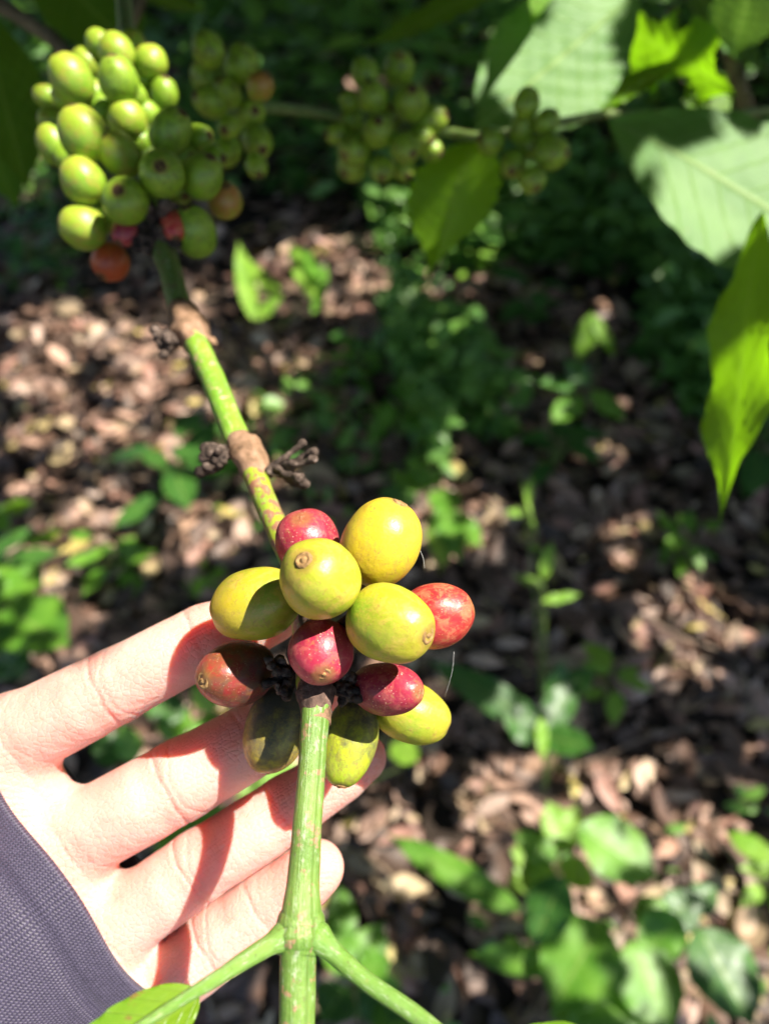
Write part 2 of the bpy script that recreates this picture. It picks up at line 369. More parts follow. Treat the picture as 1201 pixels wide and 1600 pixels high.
# ------------------------------------------------------------------ leaves
def leaf_data(base, tip, width, nrm, nu=18, nv=8, droop=0.08, fold=0.15, corr=0.0, ncorr=9, wave=0.0, peak=0.45, acum=0.12, seed=0, bites=None):
    base = Vector(base); tip = Vector(tip); ax = tip - base; L = ax.length; ax.normalize()
    nrm = Vector(nrm); nrm = (nrm - ax * nrm.dot(ax)).normalized(); sd = ax.cross(nrm)
    V = []; UV = []; Fc = []
    k = math.log(0.5) / math.log(peak)
    for i in range(nu + 1):
        u = i / nu
        w = math.sin(math.pi * min(u, 1) ** k) ** 0.85 if 0 < u < 1 else 0
        if u > 1 - acum * 2: w = max(w * (1 - (u - (1 - acum * 2)) / (acum * 2)) ** 0.8, 0.0)
        if u < 1: w += 0.012
        ww = w * width / 2
        for j in range(nv + 1):
            v = j / nv * 2 - 1
            q = base + ax * (L * u) - nrm * (droop * L * (4 * (u - 0.5) ** 2 - 1) * -1 * 0 + droop * L * (u * u))
            q = q + ax * 0
            x = v * ww
            h = fold * abs(x) - fold * 0.6 * x * x / max(width / 2, 1e-6)
            if corr: h += corr * math.sin(2 * math.pi * (ncorr * u - abs(v) * ncorr * 0.45)) * min(1, abs(v) * 3) * (w)
            if wave: h += wave * math.sin(u * 17 + seed + (2 if v > 0 else 0)) * v * v * w
            q = q + sd * x + nrm * h + nrm * (noise.noise(Vector((u * 2 + seed, v, seed))) * width * 0.05)
            V.append(q); UV.append((u, j / nv))
    # keep the true tip: remove the droop drift at the end
    for i in range(nu + 1):
        for j in range(nv):
            if i < nu:
                a = i * (nv + 1) + j
                if bites and any(((i + .5) / nu - b[0]) ** 2 / b[2] ** 2 + ((j + .5) / nv * 2 - 1 - b[1]) ** 2 / b[3] ** 2 < 1 for b in bites): continue
                Fc.append((a, a + nv + 1, a + nv + 2, a + 1))
    return V, Fc, UV
def leaf(base, tip, width, nrm, **k):
    V, Fc, UV = leaf_data(base, tip, width, nrm, **k); return mesh('leaf', V, Fc, uv=UV)

# ------------------------------------------------------------------ fruit
def fruit_mesh(rs, rl, seed, seg=48, rings=32):
    V = []; UV = []; Fc = []
    for i in range(rings + 1):
        t = math.pi * i / rings
        z = math.cos(t); r = math.sin(t) ** 0.93 if 0 < t < math.pi - 1e-6 else 0
        # slightly fuller towards the stalk, a dimple under the scar
        r *= 1 + 0.035 * -z
        zz = z * rl - 0.03 * rl * math.exp(-((1 - z) / 0.02))
        for k in range(seg):
            a = 2 * math.pi * k / seg
            d = Vector((math.cos(a) * math.sin(t), math.sin(a) * math.sin(t), z))
            f = 1 + 0.055 * noise.noise(d * 1.2 + Vector((seed, seed * 2, 0))) + 0.006 * noise.noise(d * 5 + Vector((seed, 0, 3)))
            f *= 1 + 0.012 * math.cos(2 * a + seed)
            V.append((r * rs * math.cos(a) * f, r * rs * math.sin(a) * f, zz * f)); UV.append((k / seg, i / rings))
    for i in range(rings):
        for k in range(seg):
            a = i * seg + k; b = i * seg + (k + 1) % seg
            Fc.append((a, a + seg, b + seg, b))
    return mesh('fruit', V, Fc, uv=UV)
def scar_mesh(r, seed=0):
    prof = [(1.0, -0.25), (1.0, 0.02), (0.86, 0.20), (0.66, 0.22), (0.52, 0.06), (0.36, 0.08), (0.26, 0.30), (0.12, 0.36), (0.0, 0.36)]
    seg = 24; V = []; Fc = []
    for i, (q, z) in enumerate(prof):
        for k in range(seg):
            a = 2 * math.pi * k / seg
            f = 1 + 0.10 * noise.noise(Vector((math.cos(a) * 2, math.sin(a) * 2, seed + i * 0.3)))
            V.append((q * r * f * math.cos(a), q * r * f * math.sin(a), z * r * f * 0.8))
    for i in range(len(prof) - 1):
        for k in range(seg):
            a = i * seg + k; b = i * seg + (k + 1) % seg
            Fc.append((a, b, b + seg, a + seg))
    return mesh('scar', V, Fc)
fcount = [0]
def fruit(parent, px, py, d, rs, rl, axis, m, label=None, scar=0.0013, hi=True, centre_px=True):
    """rs, rl: half width and half length in photo pixels at this depth"""
    fcount[0] += 1; sd = fcount[0] * 1.37
    k = d / F
    z = D(*axis); x = z.orthogonal().normalized(); y = z.cross(x)
    c = P(px, py, d)
    Mx = Matrix.Translation(c) @ Matrix((x, y, z)).transposed().to_4x4() @ Matrix.Rotation(sd, 4, 'Z')
    o = part('fruit', fruit_mesh(rs * k, rl * k, sd, *((56, 40) if hi else (28, 20))), M[m], parent, label, Mx)
    if scar:
        s = bpy.data.objects.new('fruit_scar', scar_mesh(scar * 1.28, sd)); COL.objects.link(s)
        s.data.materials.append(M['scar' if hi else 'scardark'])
        s.parent = o; s.location = (0, 0, rl * k * 0.97 - .00012)
    return o

# ------------------------------------------------------------------ held branch
BR = 'green coffee branch running diagonally, with ripe yellow and red fruit before the hand'
br = thing('coffee_branch', P(465, 1460, .127), BR, 'coffee branch')
def pr(l): return [P(*q) for q in l]
# internodes
part('internode', tube(pr([(462, 1700, .120), (464, 1600, .1225), (466, 1500, .1262), (468, 1480, .127), (470, 1445, .1287)]), [.0030, .0030, .0031, .0034, .0043], seg=32, bump=.03, bs=180), M['stem'], br)
part('internode', tube(pr([(470, 1456, .128), (471, 1425, .129), (474, 1370, .1315), (480, 1290, .135), (487, 1200, .140), (492, 1120, .145), (494, 1098, .147)]),
     [.0043, .0035, .0029, .00265, .00262, .0028, .0030], seg=32, bump=.03, bs=180), M['stem'], br)
# leaf node
part('node', tube(pr([(448, 1474, .128), (458, 1462, .1282), (470, 1457, .1283), (482, 1461, .1282), (494, 1472, .128)]), [.0022, .0030, .0036, .0030, .0022], seg=32, bump=.07, bs=400), M['stem'], br)
part('node', tube(pr([(494, 1112, .1462), (494, 1098, .1468), (493, 1082, .148), (490, 1066, .150)]), [.0030, .0033, .0038, .0030], seg=40, bump=.16, bs=600), M['collar'], br, 'brown sooty collar')
part('node', tube(pr([(493.5, 1130, .1445), (494, 1110, .1463)]), [.00302, .00305], seg=32, bump=.05, bs=900, round_end=False), M['node'], br, 'pale pinkish band under the collar')
part('internode', tube(pr([(490, 1070, .150), (488, 1000, .160), (470, 900, .170), (445, 850, .176), (432, 822, .180), (415, 785, .186), (398, 742, .193)]),
     [.0036, .0042, .0036, .003, .0028, .0029, .0030], seg=28, bump=.04, bs=200), M['stem3'], br)
part('node', tube(pr([(404, 752, .193), (393, 722, .196), (386, 706, .198), (372, 688, .202)]), [.0032, .0043, .0046, .0035], seg=40, bump=.2, bs=300), M['node'], br, 'corky brown node')
part('internode', tube(pr([(374, 694, .201), (355, 648, .208), (335, 598, .216), (318, 560, .223), (304, 530, .229)]),
     [.0036, .0035, .0035, .0035, .0038], seg=28, bump=.04, bs=200), M['stem2'], br)
part('node', tube(pr([(306, 534, .2285), (298, 515, .232), (286, 492, .236), (280, 480, .239)]), [.0042, .0058, .0046, .0036], seg=28, bump=.2, bs=330), M['node'], br)
part('internode', tube(pr([(281, 484, .238), (268, 430, .245), (257, 395, .250), (252, 360, .254)]), [.0037, .0037, .0040, .0044], seg=24, bump=.05, bs=200), M['stemdark'], br)
part('internode', tube(pr([(252, 362, .254), (240, 270, .268), (225, 170, .282), (205, 90, .295), (196, 30, .31), (190, -60, .33)]), [.0044, .004, .0038, .0036, .0034, .003], seg=20, bump=.05, bs=200), M['stemdark'], br)

def knobs(parent, c, dirs, scale, m, n, name='dried_stalk', seed=0):
    rnd = random.Random(seed)
    for (ax, ln) in dirs:
        ds = []
        for q in range(n):
            a = Vector(ax) + Vector((rnd.uniform(-.5, .5), rnd.uniform(-.5, .5), rnd.uniform(-.4, .5)))
            a = D(*a); l = ln * rnd.uniform(.5, 1.1); p0 = c + D(*ax) * (ln * 0.0) + Vector((rnd.uniform(-1, 1), rnd.uniform(-1, 1), rnd.uniform(-1, 1))) * scale * .9
            pts = [p0]
            for s in range(1, 5):
                pts.append(p0 + a * (l * s / 4) + Vector((rnd.uniform(-1, 1), rnd.uniform(-1, 1), rnd.uniform(-1, 1))) * scale * .45)
            ds.append(tube_data(pts, [scale * rnd.uniform(.6, .9), scale * .55, scale * .8, scale * .6, scale * rnd.uniform(.75, 1.15)], seg=12, bump=.55, bs=900, n=4, seed=q * 3.1 + seed))
        V, Fc, UV = join(ds)
        part(name, mesh('stalk', V, Fc, uv=UV), m, parent)
knobs(br, P(352, 705, .198), [((-.8, -.05, .5), .0065), ((-.6, -.6, .3), .008), ((-.2, -.6, .8), .005)], .0013, M['dry'], 6, seed=3)
knobs(br, P(425, 735, .193), [((1, .25, .2), .0125), ((.9, -.5, .2), .0100)], .0012, M['dry'], 5, seed=5)
knobs(br, P(272, 530, .229), [((-.7, .1, .5), .0045), ((-.6, -.5, .4), .006)], .0016, M['dry'], 6, seed=8)
knobs(br, P(325, 533, .228), [((.8, .1, .3), .003)], .0011, M['node'], 4, seed=9)
knobs(br, P(455, 1052, .153), [((-.4, .7, .5), .007), ((-.7, .0, .3), .0045), ((-.3, -.7, .2), .005)], .0010, M['black'], 6, seed=11)
knobs(br, P(528, 1072, .151), [((.7, .0, .4), .0062), ((.5, -.6, .4), .004)], .0011, M['black'], 7, seed=12)
knobs(br, P(250, 372, .250), [((-.8, -.1, .5), .008), ((.7, .1, .4), .006), ((0, .3, .9), .004), ((-.2, .8, .4), .006)], .0022, M['black'], 5, seed=14)
knobs(br, P(250, 340, .250), [((-.2, .6, .8), .008)], .0024, M['dry'], 4, seed=15)
# near fruit cluster
FR = [
 (480, 846, .160, 51, 52, (-.1, .55, .5), 'red', 'dusty red fruit at the top of the cluster', 0),
 (499, 904, .1375, 63, 68, (-.29, .50, .82), 'lime', 'round lime yellow fruit with a brown scar facing the viewer', .0013),
 (596, 848, .150, 61, 72, (.40, .88, .12), 'yellow', 'tall yellow fruit pointing upwards', .0013),
 (399, 944, .1520, 56, 70, (-.93, -.26, .05), 'yg', 'yellow and green fruit pointing left', .0010),
 (610, 975, .1390, 61, 74, (.78, -.14, .60), 'lime', 'lime yellow fruit with scar at its right end', .0014),
 (681, 962, .1560, 52, 60, (.80, .26, .12), 'redbright', 'bright red fruit at the far right', .0009),
 (502, 1019, .1445, 51, 53, (.14, -.46, .86), 'red', 'dark pink fruit in the centre', .0012),
 (369, 1052, .1570, 51, 66, (-.60, .0, .76), 'reddark', 'dark red fruit above the middle finger', .0014),
 (604, 1077, .1495, 41, 66, (.66, .06, .55), 'red', 'red fruit under the lime one', .0011),
 (643, 1114, .1630, 47, 62, (.84, -.30, .05), 'lime', 'lime fruit at lower right', .0010),
 (432, 1139, .1625, 49, 68, (-.26, -.86, .25), 'sooty', 'sooty dull yellow fruit left of the stem', .0013),
 (546, 1160, .1590, 43, 68, (-.22, -.86, .38), 'shadedgreen', 'green fruit with shade painted on its shoulder, right of the stem', .0013),
]
for f in FR: fruit(br, *f[:7], label=f[7], scar=f[8])
NC = P(495, 1062, .1560)
for f in FR:
    c = P(f[0], f[1], f[2]); ax = D(*f[5]); q = c - ax * (f[4] * f[2] / F * .96)
    tgt = NC + (P(482, 985, .163) - NC) * min(1, max(0, (1080 - f[1]) / 160))
    tgt = q + (tgt - q).normalized() * min((tgt - q).length, .012)
    part('fruit_stalk', tube([q + ax * .0006, q.lerp(tgt, .5) + D(0, 0, 1) * .0006, tgt], [.0017, .0011, .0013], seg=12, bump=.3, bs=900, n=6), M['collar'], br)
# upper left cluster, given in a zoomed frame
def Z3(x, y): return 40 + x / 2.86, 30 + y / 2.86
def Z5(x, y): return 480 + x / 2.73, y / 2.73
C2 = [(205,270,92,112,(165,180),'ygc',.262),(95,345,50,62,None,'ygc',.275),(415,272,88,102,(410,200),'green',.258),(408,150,80,86,None,'ygc',.274),
 (560,190,72,72,None,'ygc',.278),(270,200,66,70,None,'ygc',.285),(530,258,60,66,None,'green',.285),(135,455,62,80,None,'ygc',.272),
 (125,560,70,90,(105,480),'ygc',.270),(255,515,102,122,(232,415),'ygc',.247),(345,405,60,66,None,'green',.272),(455,450,86,92,(430,395),'ygc',.264),
 (420,602,90,108,(370,562),'ygc',.252),(648,502,86,110,(720,440),'green',.258),(768,535,60,82,None,'green',.268),(545,430,60,66,None,'green',.275),
 (610,692,102,106,(632,702),'green',.240),(790,702,90,106,(845,640),'green',.248),(255,722,95,106,(205,635),'ygc',.246),
 (445,812,102,104,(448,806),'green',.240),(892,812,78,80,(905,770),'blush',.262),(258,932,98,106,(165,930),'ygc',.250),(757,950,92,120,(742,870),'green',.252),
 (445,955,58,62,None,'red',.246),(662,925,56,78,None,'redbright',.247),(380,1085,84,86,None,'orange',.262),(620,335,62,74,None,'green',.282),
 (710,610,60,70,None,'green',.268),(520,550,60,70,None,'green',.270),(330,800,60,70,None,'green',.266),
 (300,330,60,70,None,'ygc',.272),(480,340,60,70,None,'green',.270),(200,620,60,70,None,'green',.266),(690,760,60,70,None,'green',.262),(520,780,50,60,None,'green',.262),(330,110,60,64,None,'ygc',.282),(480,110,56,60,None,'ygc',.284),(180,350,56,62,None,'ygc',.268),(840,620,50,60,None,'green',.262),(350,900,56,60,None,'green',.262)]
for (x, y, a, b, tp, m, d) in C2:
    px, py = Z3(x, y); a = a / 2.84; b = b / 2.9
    if tp:
        tx, ty = Z3(*tp); vx = (tx - px) / b; vy = -(ty - py) / b
        l = min(math.hypot(vx, vy), .97); q = math.hypot(vx, vy) + 1e-6; vx *= l / q; vy *= l / q; ax = (vx, vy, math.sqrt(max(0.03, 1 - l * l)))
    else:
        vx = (px - 240) / 120; vy = -(py - 210) / 160; ax = (vx, vy, .35)
    fruit(br, px, py, d, a, b, ax, m, scar=.0014 if tp else .0012, hi=False)
# petioles and leaves at the near node
lp = part('petiole', tube(pr([(446, 1462, .127), (415, 1480, .125), (380, 1502, .1225), (340, 1528, .1195), (270, 1571, .1155), (190, 1622, .112)]), [.0026, .0016, .0014, .0012, .0009, .0006], seg=20, bump=.04, bs=300), M['petiole'], br)
rp = part('petiole', tube(pr([(496, 1464, .127), (525, 1492, .126), (575, 1535, .123), (640, 1580, .120), (700, 1625, .117)]), [.0026, .0017, .0015, .0015, .0013], seg=20, bump=.04, bs=300), M['petiole'], br)
part('leaf', leaf(P(312, 1550, .1188), P(-20, 1800, .106), .0118, D(-.15, .45, .85), nu=40, nv=14, droop=.0, fold=.3, corr=.0006, ncorr=8, peak=.38, seed=2), M['leafbrown'], br, 'green leaf with a rusty margin')
part('leaf', leaf(P(740, 1655, .116), P(1060, 1990, .095), .030, D(.2, .4, .9), nu=30, nv=12, droop=.0, fold=.2, corr=.0005, ncorr=8, peak=.42, seed=4), M['leafbrown'], br)

# ------------------------------------------------------------------ branch behind with three unripe clusters
b2 = thing('coffee_branch', P(720, 205, .38), 'thin shaded branch across the top carrying three clusters of unripe green fruit', 'coffee branch')
part('internode', tube(pr([(330, 175, .33), (420, 168, .345), (520, 180, .37), (610, 195, .375), (700, 207, .375), (760, 212, .365), (880, 190, .375), (960, 178, .41), (1080, 185, .42), (1180, 175, .44), (1300, 160, .46)]),
     [.0028, .0026, .0024, .0024, .0024, .0022, .0022, .0022, .0024, .0026, .003], seg=14, bump=.06, bs=150), M['stemdark'], b2)
C3 = [(815,135,72,78),(965,200,75,84),(820,258,82,84),(1050,300,60,66,'blush'),(826,370,66,84),(1005,418,64,80),(910,480,52,64),(900,590,62,82),(1035,545,68,88),(1032,655,50,60),
      (900,330,60,70),(940,400,60,60)]
for i, q in enumerate(C3):
    px, py = Z3(q[0], q[1]); fruit(b2, px, py, .315 + .012 * (i % 3), q[2] / 2.86, q[3] / 2.86, ((px - 370) / 60, -(py - 160) / 60, .7), q[4] if len(q) > 4 else 'olive', scar=.0014, hi=False)
C4 = [(245,310,60,64),(390,292,68,76),(280,412,64,66),(440,435,74,80),(522,510,62,78),(185,512,56,58),(130,572,46,58),(300,562,64,74),(415,632,62,72),(525,640,46,55),
      (200,640,72,70),(190,708,64,62),(320,720,54,58),(410,718,50,56),(180,430,42,48),(350,500,60,60),(480,590,55,60)]
for i, q in enumerate(C4):
    px, py = Z5(q[0], q[1]); dd = .352 if i in (3, 7, 8, 2) else .365 + .01 * (i % 2)
    if i in (1, 3, 7): ax = (.05, .15, .95)
    else: ax = ((px - 600) / 60, -(py - 190) / 60, .6)
    fruit(b2, px, py, dd, q[2] / 2.73, q[3] / 2.73, ax, 'olive', scar=.0015, hi=False)
C5 = [(935,440,56,62),(920,548,60,70),(1020,520,50,56),(780,602,58,60),(1040,650,72,76),(880,700,58,74),(960,770,58,52),(960,620,50,50)]
for i, q in enumerate(C5):
    px, py = Z5(q[0], q[1]); fruit(b2, px, py, .345 + .01 * (i % 2), q[2] / 2.73, q[3] / 2.73, ((px - 815) / 50, -(py - 220) / 50, .6), 'olive', scar=.0015, hi=False)
# leaves of that branch
def bl(base, tip, w, nrm, m, label=None, parent=None, **k):
    k.setdefault('nu', 36); k.setdefault('nv', 14); k.setdefault('corr', .0016); k.setdefault('droop', .0)
    return part('leaf', leaf(P(*base), P(*tip), w, D(*nrm), **k), M[m], parent or b2, label)
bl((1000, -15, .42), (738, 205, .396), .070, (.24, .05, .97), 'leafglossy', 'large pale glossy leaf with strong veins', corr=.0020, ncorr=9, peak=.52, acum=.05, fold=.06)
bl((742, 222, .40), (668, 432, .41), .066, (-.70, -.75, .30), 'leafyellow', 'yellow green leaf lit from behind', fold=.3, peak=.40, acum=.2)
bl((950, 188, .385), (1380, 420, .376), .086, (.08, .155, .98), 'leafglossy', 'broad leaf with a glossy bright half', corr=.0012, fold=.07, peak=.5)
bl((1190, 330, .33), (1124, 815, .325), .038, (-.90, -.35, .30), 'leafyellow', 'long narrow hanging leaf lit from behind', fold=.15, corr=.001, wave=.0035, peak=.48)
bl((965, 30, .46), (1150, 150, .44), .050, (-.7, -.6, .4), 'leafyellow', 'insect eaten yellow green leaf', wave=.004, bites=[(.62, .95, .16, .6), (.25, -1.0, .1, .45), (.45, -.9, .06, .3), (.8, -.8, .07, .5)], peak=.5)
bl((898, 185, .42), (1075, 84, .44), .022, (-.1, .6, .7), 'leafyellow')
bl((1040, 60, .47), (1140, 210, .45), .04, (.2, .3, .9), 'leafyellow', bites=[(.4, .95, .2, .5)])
# overhead leaves coming in at the top
b3 = thing('coffee_branch', P(1165, 60, .50), 'brown woody coffee branch coming in at the top right corner', 'coffee branch')
part('internode', tube(pr([(1170, 190, .50), (1155, 130, .50), (1130, 60, .52), (1090, 0, .54), (1040, -80, .56)]), [.005, .005, .0055, .006, .0065], seg=16, bump=.1, bs=100), M['bark'], b3)
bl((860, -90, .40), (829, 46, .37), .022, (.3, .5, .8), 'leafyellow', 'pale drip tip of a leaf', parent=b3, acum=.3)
bl((840, -50, .46), (560, 75, .52), .050, (-.3, .45, .6), 'leaf', parent=b3, corr=.001)
bl((1060, -30, .5), (1201, 120, .5), .05, (.2, .5, .8), 'leaf', parent=b3)
bl((1180, -40, .42), (1140, 90, .45), .04, (-.2, .4, .8), 'leafglossy', parent=b3)
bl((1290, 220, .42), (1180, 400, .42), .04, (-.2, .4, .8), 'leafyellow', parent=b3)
b4 = thing('coffee_branch', P(60, 20, .36), 'pale woody coffee branch with dark leaves in the top left corner', 'coffee branch')
part('internode', tube(pr([(-80, -40, .36), (20, 20, .36), (80, 60, .355), (110, 90, .35)]), [.0038, .0036, .0034, .003], seg=16, bump=.1, bs=100), M['bark'], b4)
part('internode', tube(pr([(196, 110, .35), (190, 60, .36), (215, 10, .37), (230, -60, .38)]), [.0034, .0036, .0034, .003], seg=16, bump=.1, bs=100), M['bark'], b4)
bl((60, -60, .40), (235, 95, .40), .050, (-.1, .4, .7), 'leaf', parent=b4, corr=.001)
bl((-30, 20, .38), (45, 300, .36), .040, (.3, .3, .8), 'leaf', parent=b4, corr=.001)
bl((140, -40, .42), (330, 20, .45), .04, (-.1, .5, .7), 'leaf', parent=b4, corr=.001)
bl((-60, 120, .45), (30, 330, .45), .04, (.3, .3, .8), 'leaf', parent=b4, corr=.001)

# spider threads
t1 = obj('spider_thread', tube(pr([(655, 858, .150), (661, 872, .1495), (663, 888, .149)]), [.000022] * 3, seg=6, n=3, round_end=False), simple_mat('silk', [(0, (.7, .7, .7)), (1, (.8, .8, .8))], 10, .3))
tag(t1, 'short spider thread hanging off the tall yellow fruit', 'spider thread')
t2 = obj('spider_thread', tube(pr([(709, 1018, .156), (706, 1050, .156), (695, 1088, .158)]), [.000022] * 3, seg=6, n=3, round_end=False), t1.data.materials[0])
tag(t2, 'spider thread hanging between the bright red and lower lime fruit', 'spider thread')

# ------------------------------------------------------------------ hand (signed distance field, surface nets)
def smin(a, b, k):
    h = np.clip(0.5 + 0.5 * (b - a) / k, 0, 1)
    return b + (a - b) * h - k * h * (1 - h)
def cone(p, a, b, ra, rb):
    ab = b - a; L2 = ab @ ab
    t = np.clip(((p - a) @ ab) / L2, 0, 1)
    q = p - a - t[..., None] * ab
    return np.sqrt((q * q).sum(-1)) - (ra + (rb - ra) * t)
def ell(p, c, r):
    q = (p - c) / r
    k0 = np.sqrt((q * q).sum(-1)); return (k0 - 1) * min(r)
# work in camera-frame metres: x right, y up, z towards camera
def H(px, py, d): return np.array([(px - 600.5) / F * d, (800 - py) / F * d, -d])
FING = {  # joints: px, py, depth, radius(m)
 'index':  [(-60, 1232, .1790, .0115), (28, 1150, .1760, .0106), (180, 1072, .1730, .0091), (320, 998, .1735, .0082), (425, 962, .1750, .0068)],
 'middle': [(20, 1395, .1800, .0120), (118, 1309, .1780, .0106), (282, 1219, .1760, .0100), (400, 1152, .1780, .0088), (492, 1092, .1810, .0072)],
 'ring':   [(90, 1510, .1800, .0115), (178, 1447, .1790, .0094), (310, 1353, .1775, .0087), (450, 1262, .1790, .0080), (565, 1184, .1805, .0062)],
 'little': [(150, 1612, .1815, .0108), (221, 1555, .1820, .0097), (343, 1468, .1815, .0089), (423, 1410, .1805, .0082), (495, 1356, .1795, .0068)],
}
FJ = {k: [(H(*q[:3]), q[3] * .96) for q in v] for k, v in FING.items()}
WR = H(-330, 1790, .185); PN = np.array([0.0, 0.0, 1.0])
THUMB = [(H(-150, 1640, .178), .016), (H(-230, 1330, .160), .0150), (H(-240, 1060, .145), .0105), (H(-215, 880, .137), .0085)]
def hand_sdf(p):
    palm = None
    for k, J in FJ.items():
        c = cone(p, WR + (J[0][0] - WR) * .05, J[0][0], .0165, J[0][1] + .0006)
        palm = c if palm is None else smin(palm, c, .010)
    palm = smin(palm, cone(p, H(-160, 1500, .180), H(-200, 1650, .180), .018, .019), .012)
    palm = smin(palm, cone(p, WR, WR + (WR - H(60, 1400, .18)) * .6, .021, .026), .014)
    palm = smin(palm, cone(p, THUMB[0][0], THUMB[1][0], THUMB[0][1], THUMB[1][1]), .014)
    th = cone(p, THUMB[1][0], THUMB[2][0], THUMB[1][1] - .002, THUMB[2][1]); th = smin(th, cone(p, THUMB[2][0], THUMB[3][0], THUMB[2][1], THUMB[3][1]), .003)
    js = [FJ[k] for k in ('index', 'middle', 'ring', 'little')]
    for A, B in zip(js[:-1], js[1:]):
        for q in (0.0, .40, .64):
            a = A[0][0] * (1 - q) + A[1][0] * q; b = B[0][0] * (1 - q) + B[1][0] * q
            rr = .0104 if q < .7 else .0084
            palm = smin(palm, cone(p, a, b, rr, rr), .006)
    palm = smin(palm, cone(p, FJ['index'][0][0], THUMB[1][0], .0115, .012), .012)
    d = smin(palm, th, .006)
    for k, J in FJ.items():
        f = None
        for i in range(len(J) - 1):
            a, ra = J[i]; b, rb = J[i + 1]
            if i == 0: c = cone(p, a, b, ra * .95, rb)
            else:
                c = cone(p, a, b, ra * .95, rb * .95 if i < 3 else rb)
                m = a * .5 + b * .5 + PN * ((ra + rb) * .5 * .16)          # fleshy pad
                L = np.linalg.norm(b - a)
                pad = cone(p, m - (b - a) * .20, m + (b - a) * .20, (ra + rb) * .5 * .90, (ra + rb) * .5 * .90)
                c = smin(c, pad, .003)
            f = c if f is None else smin(f, c, .0028)
        # creases on the palm side
        for i in (1, 2, 3):
            a, ra = J[i]; ax = J[i + 1][0] - J[i - 1][0]; ax = ax / np.linalg.norm(ax)
            if i == 1: a = a + ax * .004
            for off, dep, wd in ((0, .00036, .00038), (.0016, .00024, .00032)) if i == 2 else ((0, .00026, .0004), (.0014, .00012, .00035)):
                s = (p - a) @ ax - off
                r = p - a - ((p - a) @ ax)[..., None] * ax
                lat = r[..., 0] * (-ax[1]) + r[..., 1] * ax[0]
                s = s + 22.0 * lat * lat * (1 if off == 0 else -1) + .00025 * np.sin(lat * 900 + i * 2 + off * 900)
                g = dep * np.exp(-(s / wd) ** 2) * np.clip(r[..., 2] / ra * 2.2 + .2, 0, 1) * (np.sqrt((r * r).sum(-1)) < ra * 1.7)
                f = f + g
        fp = smin(palm, f, .0065)
        d = smin(d, fp, .0010)
    # folds near the finger roots
    return d
def surface_net(fn, lo, hi, h):
    n = [int((hi[i] - lo[i]) / h) + 2 for i in range(3)]
    ax = [lo[i] + h * np.arange(n[i]) for i in range(3)]
    Vv = np.empty(n, dtype=np.float64)
    for i in range(n[0]):
        # evaluate finely only where a coarse sample says the surface is near
        if i % 4 == 0:
            Y = np.stack(np.meshgrid([ax[0][min(i + 2, n[0] - 1)]], ax[1][::4], ax[2][::4], indexing='ij'), -1)
            cz = np.repeat(np.repeat(fn(Y)[0], 4, 0), 4, 1)[:n[1], :n[2]]
        m_ = np.abs(cz) < h * 9.5
        row = cz.copy()
        if m_.any():
            jj, kk = np.nonzero(m_)
            row[m_] = fn(np.stack([np.full(len(jj), ax[0][i]), ax[1][jj], ax[2][kk]], -1))
        Vv[i] = row
    s = Vv < 0
    cs = np.zeros([k - 1 for k in n], dtype=int)
    pos = np.zeros(list(cs.shape) + [3]); cnt = np.zeros(cs.shape)
    sl = lambda o: tuple(slice(o[i], n[i] - 1 + o[i]) for i in range(3))
    import itertools
    corners = list(itertools.product((0, 1), repeat=3))
    for a in corners:
        for k in range(3):
            if a[k]: continue
            b = list(a); b[k] = 1
            va = Vv[sl(a)]; vb = Vv[sl(b)]; cr = (va < 0) != (vb < 0)
            t = np.where(cr, va / np.where(cr, va - vb, 1), 0)
            for c in range(3):
                pos[..., c] += np.where(cr, a[c] + (t if c == k else 0), 0)
            cnt += cr
    act = cnt > 0; idx = -np.ones(cs.shape, dtype=int); idx[act] = np.arange(act.sum())
    g = np.argwhere(act); pts = (pos[act] / cnt[act][:, None] + g) * h + np.array(lo)
    quads = []
    for k in range(3):
        u, v = (k + 1) % 3, (k + 2) % 3
        sh = [slice(None)] * 3
        a = [slice(1, n[i] - 1) for i in range(3)]; a[k] = slice(0, n[k] - 1)
        b = list(a); b[k] = slice(1, n[k])
        sa = s[tuple(a)]; sb = s[tuple(b)]; e = np.argwhere(sa != sb)
        off = np.array([1, 1, 1]); off[k] = 0; e0 = e + off
        inside = sa[tuple(e.T)]
        du = np.zeros(3, int); du[u] = 1; dv = np.zeros(3, int); dv[v] = 1
        q = np.stack([idx[tuple((e0 - du - dv).T)], idx[tuple((e0 - dv).T)], idx[tuple(e0.T)], idx[tuple((e0 - du).T)]], 1)
        q[~inside] = q[~inside][:, ::-1]
        quads.append(q)
    return pts, np.concatenate(quads)
def grad(fn, p, e=1e-4):
    g = np.stack([fn(p + e * np.eye(3)[i]) - fn(p - e * np.eye(3)[i]) for i in range(3)], -1) / (2 * e)
    return g
def project(fn, p, it=2):
    for _ in range(it):
        d = fn(p); g = grad(fn, p); g2 = (g * g).sum(-1) + 1e-9
        p = p - (np.clip(d, -.0008, .0008) / g2)[:, None] * g
    return p
def subdivide(pts, q):
    """one linear split of a quad mesh"""
    n = len(pts); e = np.stack([q, np.roll(q, -1, 1)], -1).reshape(-1, 2); es = np.sort(e, 1)
    key = es[:, 0] * (n + 1) + es[:, 1]; uq, inv = np.unique(key, return_inverse=True)
    a = uq // (n + 1); b = uq % (n + 1)
    mid = (pts[a] + pts[b]) / 2; fc = pts[q].mean(1)
    ei = (inv + n).reshape(-1, 4); fi = n + len(uq) + np.arange(len(q))
    out = np.concatenate([np.stack([q[:, k], ei[:, k], fi, ei[:, (k - 1) % 4]], 1) for k in range(4)])
    return np.concatenate([pts, mid, fc]), out
hp, hq = surface_net(hand_sdf, (-.215, -.22, -.225), (.012, .012, -.12), .0010)
